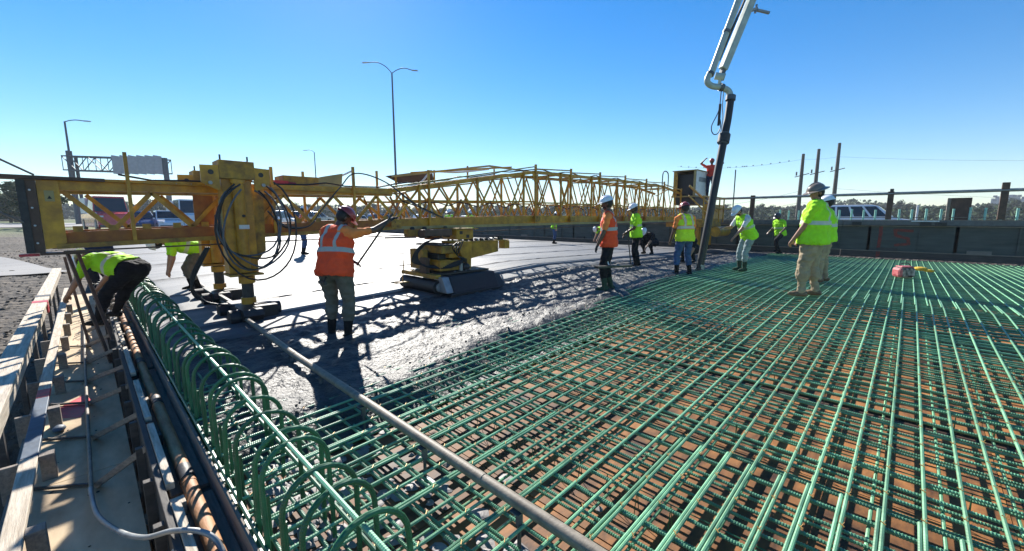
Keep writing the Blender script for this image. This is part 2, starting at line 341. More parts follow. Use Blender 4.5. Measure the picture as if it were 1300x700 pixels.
for i in range(0, 34):
    for j in range(0, 60):
        if (i+j) % 2: continue
        x = .52+i*.15; y = YB0+SP*(26+j); z = deck(x)
        if y > 4.5: continue
        tw.bar((x-.011,y-.011,z+.001),(x+.011,y+.011,z+.001), .0035, .004); tw.bar((x,y,z),(x+.012,y-.008,z+.012), .002, .002)
tag(tw.build('tie_wires', 'wire', top), 'twisted wire ties where the bars cross', kind='stuff')
# slab bolsters under mats
for k in range(12):
    x = .9+k*1.2; o = MB()
    o.tube([(x,YB0,deck(x)-.045),(x,4.6,deck(x)-.045)], .004, 4)
    y = YB0
    while y < 4.6:
        o.tube([(x,y,deck(x)-.045),(x+.03,y,deck(x)-.21)], .003, 3); o.tube([(x,y,deck(x)-.045),(x-.03,y,deck(x)-.21)], .003, 3); y += .2
    o.build('bar_chair', 'hoop', bot)
# parapet hoops
cage = thing('parapet_rebar_cage', 'row of green hooped bars standing along the left deck edge', 'rebar cage')
HX0, HX1, HT = .47, .79, .50
pts = [(HX0,0,-.14)]; cx_ = (HX0+HX1)/2; rr = (HX1-HX0)/2
for i in range(13):
    a = math.pi-math.pi*i/12; pts.append((cx_+rr*math.cos(a), 0, HT-rr+rr*math.sin(a)+.0))
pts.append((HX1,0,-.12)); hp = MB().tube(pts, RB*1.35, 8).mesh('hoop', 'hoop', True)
y = 1.05; k = 0
while y < 15:
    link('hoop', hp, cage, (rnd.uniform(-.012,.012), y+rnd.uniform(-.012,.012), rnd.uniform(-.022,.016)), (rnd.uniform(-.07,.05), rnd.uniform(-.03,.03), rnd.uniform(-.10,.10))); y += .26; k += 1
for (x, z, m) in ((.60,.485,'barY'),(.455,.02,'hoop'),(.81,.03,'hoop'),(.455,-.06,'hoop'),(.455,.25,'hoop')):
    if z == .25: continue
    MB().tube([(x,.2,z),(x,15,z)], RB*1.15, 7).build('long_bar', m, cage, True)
y = 1.1
vm = MB().tube([(0,0,-.15),(0,0,.22)], RB, 6).mesh('short_dowel', 'hoop', True)
while y < 12: link('short_dowel', vm, cage, (.505, y+.05, 0)); y += .26
# ------------------------------------------------------------ concrete
def front(x): return 2.98+.045*x+.22*noise.noise(Vector((x*.8,1,0)))+.16*noise.noise(Vector((x*2.6,5,0)))-(.0 if x > 1.6 else 0)
def fresh_z(x, y):
    d = y-front(x); t = min(1, max(0, d/.5)); t = t*t*(3-2*t)
    n = noise.noise(Vector((x*1.3,y*1.3,0)))*.022+noise.noise(Vector((x*4,y*4,1)))*.016+noise.noise(Vector((x*9,y*9,2)))*.023+noise.noise(Vector((x*20,y*20,4)))*.015
    z = deck(x)-.20+t*.215+n*(.35+.65*t)
    if x < .95: z -= .05*min(1,(0.95-x)/.2)
    return z
vs = []; st = .035; nxx = int((21.6-.46)/st); yy0, yy1 = 3.0, 6.24; nyy = int((yy1-yy0)/st)
for j in range(nyy+1):
    for i in range(nxx+1):
        x = .46+i*st; y = yy0+j*st; vs.append((x, y, fresh_z(x,y)))
fc = [(j*(nxx+1)+i, j*(nxx+1)+i+1, (j+1)*(nxx+1)+i+1, (j+1)*(nxx+1)+i) for j in range(nyy) for i in range(nxx)]
o = MB().add(vs, fc).build('fresh_concrete', 'fresh', smooth=True); tag(o, kind='structure')
# finished slab with an irregular leading edge
vs = []; xs2 = [.47+i*.12 for i in range(176)]; 
ridges = [6.95,8.35,10.2,13.1,17.4,23.0]
ys2 = sorted([6.15,6.2,6.26]+[6.4+i*.3 for i in range(20)]+[12.4+i*1.0 for i in range(29)]+[q_+d_ for q_ in ridges for d_ in (-.035,-.012,.012,.035)])
for j, y in enumerate(ys2):
    for x in xs2:
        yy = y+(.05*noise.noise(Vector((x*2,0,0))) if j < 3 else 0)
        z = deck(x)+.055+.004*noise.noise(Vector((x*.7,y*1.5,0))); 
        if any(abs(y-q_) < .02 for q_ in ridges): z += .016+.012*noise.noise(Vector((x*3,y,5)))
        if any(abs(y-q_) < .04 for q_ in ridges): yy += .08*noise.noise(Vector((x*.6,round(y),7)))
        if j == 0: z -= .09
        if j == 1: z -= .012
        if x < .9: z -= .05
        vs.append((x,yy,z))
nn = len(xs2)
o = MB().add(vs, [(j*nn+i,j*nn+i+1,(j+1)*nn+i+1,(j+1)*nn+i) for j in range(len(ys2)-1) for i in range(nn-1)]).build('finished_concrete', 'slab', smooth=True); tag(o, kind='structure')
# loose lumps of concrete in front of the edge
lm = MB()
for k in range(500):
    x = rnd.uniform(.6,20); y = front(x)+abs(rnd.gauss(.3,.3)); r_ = rnd.uniform(.006,.018); z = max(fresh_z(x,y), deck(x)-.2)
    lm.ell((x,y,z+r_*.4), (r_*rnd.uniform(.8,1.3),r_,r_*.7), 6, 4)
tag(lm.build('concrete_lumps', 'fresh', smooth=True), 'small lumps of wet concrete scattered along the pour edge', 'concrete', kind='stuff')
sp = MB()
for k in range(420):
    x = .6+abs(rnd.gauss(0,.45)); y = rnd.uniform(.8,3.6)+.3*rnd.random(); r_ = rnd.uniform(.015,.07)
    n_ = 8; z = deck(x)-.212; ring = [(x+r_*rnd.uniform(.5,1.2)*math.cos(2*math.pi*q/n_), y+r_*rnd.uniform(.5,1.2)*math.sin(2*math.pi*q/n_), z) for q in range(n_)]
    sp.add(ring+[(x,y,z+.018)], [(q,(q+1)%n_,n_) for q in range(n_)])
tag(sp.build('splashed_concrete', 'paste', smooth=True), 'grey concrete splashed on the forms under the bars near the hoops', 'concrete', kind='stuff')
# ------------------------------------------------------------ screed rail (tan pipe on posts)
sr = thing('screed_rail', 'tan steel pipe rail on short posts running from the paver leg toward the viewer', 'rail')
RX, RZ = 1.405, .155
def rx(y): return RX if y < 4 else RX+.035*(y-4)
yk = [-1.0, 1.6, 4.6, 7.6, 10.6, 13.6]
for a, b in zip(yk, yk[1:]):
    MB().tube([(rx(a+.004),a+.004,RZ),(rx(b-.004),b-.004,RZ)], .033, 16).build('pipe', 'galv', sr, True)
    MB().tube([(rx(b),b-.03,RZ),(rx(b),b+.03,RZ)], .036, 12).build('collar', 'galv', sr, True)
y = .45
while y < 13:
    o = MB(); o.tube([(rx(y),y,-.2+deck(1.4)),(rx(y),y,RZ-.045)], .011, 8); o.tube([(rx(y),y,RZ-.12),(rx(y),y,RZ-.04)], .02, 6); o.box((rx(y)-.04,y-.03,RZ-.043),(rx(y)+.04,y+.03,RZ-.036)); o.box((rx(y)-.05,y-.05,-.19+deck(1.4)),(rx(y)+.05,y+.05,-.18+deck(1.4)))
    o.build('post', 'darkgrey', sr, True); y += .85
# ------------------------------------------------------------ left overhang: edge form, rusty pipe, walkway, guard rail
ef = thing('edge_form', 'dark edge form with walers and pale blocking beside the rusty pipe', 'formwork')
MB().box((.425,.0,-.42),(.444,16,-.03)).build('form_face', 'lumber_old', ef)
MB().box((.20,.0,-.47),(.42,16,-.452)).build('form_floor', 'lumber_old', ef)
for k in range(5): MB().box((.22,.1+k*3.2,-.24),(.423,3.2+k*3.2,-.20)).build('waler', 'lumber_old', ef, bevel=.004)
MB().box((.155,.0,-.42),(.192,16,-.07)).build('waler', 'lumber_dark', ef, bevel=.004)
for k, (a, b) in enumerate([(.4,1.75),(1.9,2.95),(3.2,4.3),(4.45,5.6),(5.9,7.2),(7.5,9.1),(9.3,11.4),(11.6,14)]):
    MB().box((.194,a,-.10),(.238,b,-.055)).build('cap_board', 'lumber', ef, bevel=.003)
for k in range(11):
    y = .9+k*1.05+rnd.uniform(-.1,.1); MB().box((.195,y,-.198),(.268,y+.09,-.11)).build('block', 'lumber_dark' if k % 2 else 'lumber', ef, bevel=.004)
# soldiers under/behind form, dark verticals
for k in range(26):
    y = .6+k*.56; MB().box((.10,y,-.62),(.15,y+.05,-.10)).build('stud', 'lumber_dark', ef, bevel=.003)
rp = thing('rusty_edge_pipe', 'rusty brown pipe rail with black couplings lying on the edge form', 'pipe')
yk = [0.2, 3.45, 5.05, 6.6, 8.4, 10.4, 13, 16]
for k, (a, b) in enumerate(zip(yk, yk[1:])):
    MB().tube([(.315,a+.06,-.14),(.315,b-.14,-.14)], .042, 18).build('pipe', 'rustpipe', rp, True)
    MB().tube([(.315,b-.138,-.14),(.315,b+.058,-.14)], .046, 16).build('coupling', 'dark', rp, True)
    MB().tube([(.315,b-.2,-.14),(.315,b-.17,-.14)], .045, 16).build('collar', 'rustpipe', rp, True)
for k in range(14): 
    y = .7+k*1.05; MB().box((.28,y,-.198),(.35,y+.05,-.183)).build('saddle', 'dark', rp)
r2 = thing('lower_rust_pipe', 'short rusty pipe end under the edge form near the hose', 'pipe', (.07,0,-.5))
MB().tube([(0,2.2,-.02),(0,3.6,-.02)], .035, 14).build('pipe', 'rustpipe', r2, True); MB().tube([(0,2.75,-.02),(0,2.85,-.02)], .039, 14).build('band', 'dark', r2, True)
WZ = -.45
wk = tag(MB().box((-.60,-.5,WZ-.10),(-.56,16,WZ-.022)).build('walkway', 'lumber_old'), kind='structure')
yk = [-.2,2.2,4.6,7.0,9.4,11.8,14.2,16]
for a, b in zip(yk, yk[1:]):
    o = MB().box((-.56,a+.004,WZ-.02),(.09,b-.004,WZ)).build('plywood_panel', 'ply_walk', wk); 
for k in range(12):
    y = .4+k*1.25
    o = thing('overhang_bracket', 'steel overhang bracket below the timber walkway', 'bracket', (0,y,0), group='overhang brackets under the walkway')
    MB().bar((-.62,0,WZ-.16),(.45,0,WZ-.16),.05,.09).build('top_bar', 'brown', o); MB().bar((-.58,0,WZ-.2),(.45,0,-1.5),.04,.06).build('strut', 'brown', o); MB().bar((.47,0,-1.55),(.47,0,WZ-.21),.04,.05).build('leg', 'brown', o)
# guard rail
gr_ = thing('timber_guard_rail', 'pale timber guard rail with wide top board left of the walkway', 'guard rail')
TX, TZ = -.565, .26
yk = [1.1,5.6,8.0,10.2,12.6,16]
for a, b in zip(yk, yk[1:]): MB().box((TX-.005,a+.003,TZ-.13),(TX+.035,b-.003,TZ)).build('top_board', 'lumber', gr_, bevel=.004)
for a, b in zip([1.1,5.2,7.6,11],[5.2,7.6,11,16]): MB().box((TX-.105,a+.003,TZ+.002),(TX+.052,b-.003,TZ+.040)).build('cap_board', 'lumber', gr_, bevel=.004)
for k in range(8):
    y = 3.3+k*1.75; MB().box((TX-.09,y,WZ-.5),(TX-.047,y+.09,TZ-.02)).build('post', 'lumber_dark', gr_, bevel=.004)
for y, m in ((9.6,'red'),(10.3,'dark')): MB().box((TX-.108,y,TZ-.132),(TX+.055,y+.22,TZ+.043)).build('paint_band', m, gr_)
tb = thing('toe_board', 'pale splattered toe board along the left edge of the plywood walkway', 'board')
BX, BZ = -.47, -.24
for a, b, m in zip([.3,4.75,6.3,6.6,9.5],[4.75,6.3,6.6,9.5,16],['lumber','tape_blue','red','lumber','lumber']): MB().box((BX-.05,a+.003,BZ-.04),(BX+.045,b-.003,BZ)).build('board', m, tb, bevel=.005)
for k in range(9):
    y = 3.55+k*1.15
    o = MB().box((BX+.047,y,WZ),(BX+.13,y+.09,BZ-.0)).build('block', 'lumber_old', tb, bevel=.004); 
    if k < 6: MB().box((BX-.16,y+.0,WZ-.1),(BX-.053,y+.04,BZ-.02)).build('stake', 'lumber_old', tb, bevel=.003)
# kickers
for k, (a, b) in enumerate([((-.13,4.3,WZ),(.17,3.95,-.10)),((-.13,5.3,WZ),(.17,4.7,-.10)),((-.15,6.35,WZ),(.17,5.6,-.10)),((-.16,7.25,WZ),(.17,6.4,-.10)),((-.16,8.2,WZ),(.17,7.4,-.10)),((-.16,9.3,WZ),(.17,8.4,-.10)),((-.16,10.5,WZ),(.17,9.5,-.10))]):
    a = Vector(a)+Vector((0,0,.02)); b = Vector(b); o = MB().bar(a, b, .035, .045)
    tag(o.build('kicker_brace', 'lumber_old', bevel=.003), 'wooden kicker brace propping the edge form, '+['nearest the hose','second from the hose','third from the hose','fourth from the hose','fifth from the hose','sixth from the hose','farthest, under the truss'][k], 'brace', 'kicker braces along the edge form')
    if k < 6:
        o = MB().bar(a+Vector((-.02,.04,.0)), a+Vector((-.42,.35,.0)), .018, .02); tag(o.build('floor_strut', 'dark'), 'thin dark strut lying across the walkway plywood, '+['nearest the viewer','second from the viewer','third from the viewer','fourth from the viewer','fifth from the viewer','farthest from the viewer'][k], 'strut', 'thin struts on the walkway')
tag(MB().bar((-.10,2.65,WZ+.03),(.18,2.55,-.09),.06,.045).build('plank_brace', 'lumber', bevel=.003), 'pale plank leaning on the edge form where the hose crosses it', 'plank')
cp = tag(MB().tube([(-.155,4.15,WZ+.05),(-.165,6,WZ+.05),(-.175,8,WZ+.05),(-.18,11.5,WZ+.05)], .014, 10).build('conduit', 'galv', smooth=True), 'thin steel conduit running along the middle of the walkway', 'conduit')
hs = tag(MB().tube(spline([(-.16,4.2,WZ+.06),(-.13,3.75,WZ+.08),(-.04,3.3,WZ+.16),(.06,2.9,-.16),(.17,2.65,-.04),(.28,2.5,-.03),(.33,2.4,-.10),(.33,2.2,-.2)], 8), .014, 10).build('hose', 'grey', smooth=True), 'grey hose curving off the walkway over the edge form', 'hose')
tag(MB().add([(-.40,6.15,WZ+.003),(-.22,6.0,WZ+.003),(-.12,6.5,WZ+.003),(-.2,6.75,WZ+.003),(-.34,6.55,WZ+.003),(-.42,6.4,WZ+.003)], [(0,1,2,3,4,5)]).build('red_rag', 'red'), 'flattened red rag on the walkway plywood', 'rag')
tag(MB().ell((-.36,5.75,WZ+.03),(.05,.07,.03),10,6).build('blue_cap', 'tape_blue', smooth=True), 'small dark blue cap beside the red rag', 'cap')
# debris
db = MB()
for k in range(70):
    x = rnd.uniform(-.42,.07); y = rnd.uniform(2.6,12); s_ = rnd.uniform(.003,.009); db.ell((x,y,WZ+s_*.5),(s_*1.4,s_,s_*.6),6,4)
tag(db.build('walkway_debris', 'fresh', smooth=True), 'small crumbs of dirt and concrete on the walkway', 'debris', kind='stuff')
# raw brace legs under the end of the paver
for k, (a, b) in enumerate([((-.20,8.75,1.1),(.08,8.0,-.44)),((-.10,8.8,1.1),(.16,8.0,-.30)),((-.25,9.4,1.0),(-.12,9.2,-.44))]):
    tag(MB().bar(a,b,.035,.035).build('prop_pole', 'brown'), ['brown prop leaning under the truss end, nearest the walkway pipe','brown prop leaning under the truss end beside the bent worker','thin brown upright prop under the truss end'][k], 'prop')
# tangle of bent bars near the bent worker
tg = MB()
for k in range(34):
    x = rnd.uniform(.0,.30); y = rnd.uniform(9.3,13); tg.tube(spline([(x,y,-.2),(x+rnd.uniform(-.05,.05),y+.1,.05+rnd.random()*.15),(x+.1,y+.25,.05+rnd.random()*.2),(x+.25,y+.3,-.05)],4), .009, 5)
tag(tg.build('bent_bar_ends', 'galv', smooth=True), 'tangle of bent grey bar ends beside the bent worker', 'bar ends', kind='stuff')
# ------------------------------------------------------------ paver (roller screed machine)
pv = thing('deck_paver', 'long yellow truss bridge deck paver spanning the fresh concrete', 'paving machine', (0,7.6,0))
YF, YR_ = 0.0, 1.2
def zb(x):
    ks = [(-.6,1.21),(4.1,1.37),(7.6,1.47),(22,1.46)]
    for (a,za),(b,z2) in zip(ks,ks[1:]):
        if x <= b: return za+(z2-za)*(x-a)/(b-a)
    return ks[-1][1]
def zt(x):
    ks = [(-.6,2.08),(4.4,2.19),(8.8,2.90),(13.8,2.97),(17.6,2.95),(18.9,2.75),(22,1.9)]
    for (a,za),(b,z2) in zip(ks,ks[1:]):
        if x <= b: return za+(z2-za)*(x-a)/(b-a)
    return ks[-1][1]
def seg(part, mb, m='yellow'): return mb.build(part, m, pv)
kx = [-.30, 4.40, 8.81, 10.46, 12.1, 13.79, 15.46, 17.1, 18.9]
for yi, yy in enumerate((YF, YR_)):
    sd_ = 1 if yi == 0 else -1
    for a, b in zip(kx, kx[1:]):
        g_ = .004
        seg('bottom_chord', MB().channel((a+g_,yy,zb(a)+.10),(b-g_,yy,zb(b)+.10), .20, .07, .012, -1 if yi == 0 else 1), 'yellow' if rnd.random() < .75 else 'orange_rust')
        h = .15 if b <= 4.5 else .085
        seg('top_chord', MB().channel((a+g_,yy,zt(a)-h/2),(b-g_,yy,zt(b)-h/2), h, .07 if h > .1 else .05, .012, -1 if yi == 0 else 1))
    # web: verticals and diagonals
    x = -.14+(.21 if yi else 0)
    nxt = lambda x: .42 if x < 4.2 else .55
    k = 0
    while x < 18.4:
        n_ = x+nxt(x); zb0, zt0 = zb(x)+.205, zt(x)-(.16 if x < 4.4 else .09); zb1, zt1 = zb(n_)+.205, zt(n_)-(.16 if n_ < 4.4 else .09)
        wd = .055 if x < 4.3 else .046
        yo = yy+(.03 if yi == 0 else -.03)
        if k % 2 == 0: seg('diagonal', MB().bar((x,yo,zt0),(n_,yo,zb1), .02, wd), 'yellow')
        else: seg('diagonal', MB().bar((x,yo,zb0),(n_,yo,zt1), .02, wd), 'yellow')
        if x > 4.3:
            yq = yo+(.022 if yi == 0 else -.022)
            if k % 2: seg('diagonal', MB().bar((x,yq,zt0),(n_,yq,zb1), .018, .034), 'yellow_dirty' if k % 4 else 'cream')
            if k % 3 == 0: seg('vertical', MB().bar((x,yy-.02,zb(x)+.2),(x,yy-.02,zt(x)+.0), .05, .045), 'yellow')
        x = n_; k += 1
# middle rails of the tall bays, serrated top caps, cross ties
for a, b in zip(kx[1:], kx[2:]):
    for yy in (YF+.05, YR_-.05): seg('mid_rail', MB().bar((a,yy,2.02 if a > 5 else 1.95),(b,yy,2.05), .03, .04), 'yellow')
    seg('top_cap', MB().bar((a+.02,YF-.03,zt(a)+.04),(b-.02,YF-.03,zt(b)+.10), .06, .03), 'cream')
    seg('gusset', MB().prism([(b-.14,zt(b)-.10),(b+.12,zt(b)-.10),(b+.03,zt(b)-.32),(b-.05,zt(b)-.32)], -.035, -.022), 'yellow')
    seg('splice_post', MB().bar((b,YF-.03,zb(b)-.0),(b,YF-.03,zt(b)+.16), .055, .05), 'yellow')
x = 0.1; k = 0
while x < 18.8:
    seg('cross_tie', MB().bar((x,YF+.06,zt(x)-.05),(x,YR_-.06,zt(x)-.05), .05, .05), 'yellow'); seg('cross_tie', MB().bar((x,YF+.09,zb(x)+.06),(x,YR_-.09,zb(x)+.06), .05, .05), 'orange_rust')
    if k % 2 == 0: seg('lacing', MB().bar((x,YF+.06,zt(x)-.12),(x+1.2,YR_-.06,zt(x+1.2)-.12), .03, .03), 'cream')
    else: seg('lacing', MB().bar((x,YR_-.06,zt(x)-.12),(x+1.2,YF+.06,zt(x+1.2)-.12), .03, .03), 'cream')
    x += 1.1; k += 1
# lower travel rails of the carriage
for yy in (YF-.07, YR_+.07): seg('carriage_rail', MB().bar((-.25,yy,zb(0)+.02),(4.4,yy,zb(4.4)+.02), .05, .06), 'yellow_dirty'); seg('carriage_rail', MB().bar((4.41,yy,zb(4.4)+.02),(18.8,yy,zb(18.8)+.02), .05, .06), 'cream')
seg('drive_chain', MB().bar((-.2,YF-.12,zb(0)-.04),(18.8,YF-.12,zb(18.8)-.03), .015, .02), 'brown')
for yy in (YF+.04, YR_-.04):
    for q in range(30):
        x = 4.6+.46*q; seg('brace', MB().bar((x,yy,zb(x)+.2),(x+.23*(1 if q % 2 else -1),yy,2.03), .02, .036), 'yellow' if q % 3 else 'orange_rust')
# rear raised braces (ridge lines) and tilted pale panels
seg('ridge_brace', MB().bar((5.1,YR_,2.56),(8.2,YR_,3.07), .05, .05), 'cream'); seg('ridge_brace', MB().bar((8.2,YR_,3.07),(12.2,YR_,3.02), .05, .05), 'cream')
seg('ridge_brace', MB().bar((5.3,YR_-.5,2.62),(8.6,YR_-.5,3.03), .04, .04), 'yellow')
for x in (5.2,6.3,7.4,8.4,9.6,10.8): seg('ridge_post', MB().bar((x,YR_,zt(x)-.05),(x,YR_,3.0 if x > 7 else 2.5+.2*(x-4.8)), .035, .035), 'yellow')
seg('tilted_panel', MB().prism([(2.55,2.16),(3.5,2.44),(3.95,2.54),(3.9,2.16)], YR_+.02, YR_+.04), 'cream')
seg('tilted_panel', MB().prism([(4.95,2.56),(6.25,2.80),(6.3,2.52),(5.3,2.42)], YR_+.02, YR_+.04), 'brown')
seg('curved_rail', MB().tube(spline([(2.4,YR_+.1,2.25),(3.3,YR_+.1,2.28),(3.9,YR_+.1,2.48),(4.2,YR_+.1,2.62)],6), .02, 8), 'white'); seg('curved_rail', MB().tube(spline([(5.0,YR_-.2,2.25),(5.7,YR_-.2,2.42),(6.1,YR_-.2,2.72),(6.9,YR_-.2,2.78),(8.0,YR_-.2,2.95)],6), .025, 8), 'white')
# upright posts poking above
for x, z1 in ((.47,2.46),(2.20,2.42),(3.58,2.54),(5.26,2.62)): seg('upright_post', MB().bar((x,YF-.045,zb(x)+.0),(x,YF-.045,z1), .05, .04), 'yellow')
for x, z1 in ((3.15,2.52),(4.75,2.66),(.55,2.35)): seg('upright_post', MB().bar((x,YR_+.05,zb(x)),(x,YR_+.05,z1), .045, .04), 'yellow')
# left end plate, dark end column and boards
seg('end_plate', MB().box((-.335,-.02,1.24),(-.31,.10,2.05)), 'yellow'); seg('end_plate', MB().box((-.335,1.10,1.24),(-.31,1.22,2.05)), 'yellow')
seg('end_plate', MB().prism([(-.345,2.05),(-.16,2.05),(-.16,1.30),(-.22,1.24),(-.345,1.22)], -.04, -.025), 'yellow')
seg('end_column', MB().box((-.48,-.06,1.18),(-.35,.06,2.05)), 'brown')
seg('end_column', MB().box((-.50,-.075,1.18),(-.43,-.062,2.05)), 'dark')
for k in range(4): seg('bolt_head', MB().ell((-.40,-.07,1.3+k*.21),(.012,.012,.012),8,4), 'white')
seg('top_plank', MB().box((-1.4,-.09,2.06),(.25,.25,2.10)), 'brown')
seg('top_flange', MB().box((.26,-.075,2.065),(4.35,.20,2.075)), 'yellow'); 
seg('red_board', MB().box((-.56,-.10,1.145),(-.40,-.02,1.175)), 'red'); seg('foot_plate', MB().box((-.395,-.08,1.15),(.02,.2,1.178)), 'brown')
seg('warning_label', MB().box((-.29,-.052,1.80),(-.21,-.043,1.93)), 'cream'); seg('warning_mark', MB().prism([(-.27,1.83),(-.23,1.83),(-.25,1.87)], -.056,-.053), 'black')
seg('outrigger_rod', MB().tube([(-.85,-.62,2.42),(-.56,-.3,2.24),(-.35,-.06,2.11)], .012, 8), 'darkgrey'); seg('outrigger_rod', MB().tube([(-.8,-.6,1.78),(-.63,-.3,1.66),(-.49,-.07,1.55)], .014, 8), 'grey')
# orange plate filling near the leg
seg('web_plate', MB().box((1.16,.052,1.50),(1.40,.065,1.93)), 'orange_rust'); seg('web_plate', MB().box((1.98,.052,1.50),(2.2,.065,2.0)), 'yellow_dirty')
# bolts, splice plates, cable bundle, ties
for b in kx[1:-1]:
    for q_ in (-1,1):
        seg('splice_plate', MB().box((b-.11,YF-.125,zb(b)+.02),(b+.11,YF-.111,zb(b)+.18)), 'yellow_dirty')
        break
    for q in range(4): seg('bolt_head', MB().ell((b-.08+.053*q,YF-.128,zb(b)+.06+.08*(q%2)),(.012,.008,.012),8,4), 'dark')
cab = []
xx = .4
while xx < 17.5: cab.append((xx,YF+.25,zt(xx)+.03+.02*noise.noise(Vector((xx*2,0,0)))+(.05 if int(xx*2)%3==0 else 0))); xx += .35
seg('cable', MB().tube(cab, .014, 6), 'black'); seg('cable', MB().tube([(a_,b_+.06,c_+.008) for a_,b_,c_ in cab], .011, 6), 'darkgrey')
cab = [(4.6+.3*q,YF-.02,1.95+.05*noise.noise(Vector((q*.9,3,0)))-(.09 if q%3==1 else 0)) for q in range(44)]
seg('cable', MB().tube(cab, .012, 6), 'black')
for q in range(26): x = .3+.17*q; seg('bolt_head', MB().ell((x,YF-.015,zt(x)-.03),(.007,.006,.007),6,4), 'grey')
for q in range(14): x = -.05+.33*q; seg('gusset', MB().box((x-.045,YF+.005,zb(x)+.19),(x+.045,YF+.013,zb(x)+.27)), 'yellow_dirty')
seg('hydraulic_tank', MB().box((2.5,.35,2.2),(3.1,.8,2.34)), 'yellow_dirty')
# end legs
def leg(y, side, name, full):
    L_ = thing(name, None, None); L_.parent = pv; L_.location = (1.62, y, 0)
    for kx_ in ('label','category','group'):
        if kx_ in L_: del L_[kx_]
    def P(n, mb, m, bv=.006): return mb.build(n, m, L_, bevel=bv)
    P('head_box', MB().box((-.21,-.2,2.16),(.23,.2,2.42)), 'yellow_dirty')
    for s_ in (-1,1):
        P('side_bracket', MB().prism([(s_*.215,2.34),(s_*.43,2.33),(s_*.43,2.10),(s_*.30,2.02),(s_*.215,1.98)], -.19,-.165), 'yellow', 0)
        P('pin', MB().tube([(s_*.33,-.20,2.09),(s_*.33,-.225,2.09)], .025, 12), 'grey', 0); P('pin_hole', MB().tube([(s_*.31,-.191,2.24),(s_*.31,-.196,2.24)], .035, 12), 'dark', 0)
        P('stud', MB().tube([(s_*.17,-.1,2.42),(s_*.17,-.1,2.50)], .012, 8), 'dark', 0)
    P('outer_column', MB().box((-.19,-.14,.78),(.19,.14,2.155)), 'yellow')
    P('jack_tube', MB().tube([(0,-.2,.80),(0,-.2,2.1)], .075, 16), 'yellow', 0); P('collar', MB().tube([(0,-.2,2.1),(0,-.2,2.15)], .09, 16), 'yellow', 0)
    P('side_gusset', MB().prism([(.192,2.1),(.36,1.9),(.34,1.1),(.192,.9)], -.03,.0), 'yellow_dirty', 0)
    P('base_flange', MB().box((-.22,-.29,.745),(.22,.17,.775)), 'yellow_dirty')
    P('inner_tube', MB().tube([(.03,-.1,.30),(.03,-.1,.744)], .078, 16), 'dark', 0)
    P('collar', MB().tube([(.03,-.1,.62),(.03,-.1,.72)], .11, 16), 'yellow', 0); P('collar', MB().tube([(.03,-.1,.30),(.03,-.1,.40)], .10, 16), 'yellow', 0)
    P('name_plate', MB().box((-.05,-.283,1.44),(.08,-.278,1.50)), 'label_white', 0)
    P('knob', MB().tube([(.02,-.275,1.63),(.02,-.30,1.63)], .022, 10), 'black', 0)
    P('gauge', MB().tube([(-.23,-.15,1.5),(-.23,-.15,1.85)], .02, 10), 'cream', 0)
    P('bogie_frame', MB().prism([(-.55,.28),(.45,.28),(.55,.16),(.4,.10),(-.5,.10),(-.62,.2)], -.16,.10,'X'), 'dark')
    for q in (-.38,.30):
        P('wheel', MB().tube([(-.17,q,.16),(-.30,q,.16)], .12, 20), 'black', 0); P('wheel', MB().tube([(-.11,q,.2),(.16,q,.2)], .05, 14), 'dark', 0)
    P('drive_motor', MB().tube([(.05,-.25,.22),(.40,-.25,.20)], .11, 16), 'black', 0); P('drive_motor', MB().box((.02,-.42,.06),(.34,-.08,.30)), 'black', .02)
    return L_
leg(-.30, 1, 'front_leg', True); leg(1.62, -1, 'rear_leg', True)
seg('leg_tie', MB().bar((1.62,-.05,2.3),(1.62,1.4,2.3), .12, .14), 'yellow'); seg('leg_tie', MB().bar((1.55,-.6,.22),(1.55,1.9,.24), .05, .06), 'dark')
seg('red_motor', MB().box((2.15,.25,2.10),(2.55,.5,2.24)), 'red'); seg('red_motor', MB().tube([(2.5,.38,2.18),(2.7,.38,2.16)], .07, 12), 'red')
# hose loops round the front leg
for k in range(6):
    r_ = .46+.035*k*(1 if k % 2 else .6); cx0 = 1.68+.02*k; cz0 = 1.50-.02*k; pts = []
    for i in range(25):
        a = math.radians(115)+math.radians(310)*i/24; pts.append((cx0+r_*.80*math.cos(a)+.035*math.sin(2.3*a+2*k)+.04*math.sin(k*5)*math.sin(a), -.62-.03*k+.04*math.sin(2*a+k), cz0+r_*1.22*math.sin(a)*(1 if math.sin(a) > 0 else .86+.07*math.sin(k*4))+.03*math.sin(3*a+k)))
    seg('hose', MB().tube(pts, .013, 7), 'black' if k % 2 else 'darkgrey')
for k in range(3): seg('hose', MB().tube(spline([(1.15+.02*k,-.6,1.2),(.95,-.55,.75-.05*k),(1.1,-.5,.42),(1.45,-.45,.30)],7), .013, 7), 'black')
for k in range(2): seg('hose', MB().tube(spline([(1.95,-.62,1.7),(2.3,-.2,1.48-.03*k),(2.7,-.12,1.46),(2.95,-.1,1.75),(3.3,-.1,2.15),(3.6,-.1,2.42),(4.2,-.1,2.3),(4.9,-.1,1.85+.03*k),(5.6,-.1,1.6)],7), .012, 6), 'black' if k else 'darkgrey')
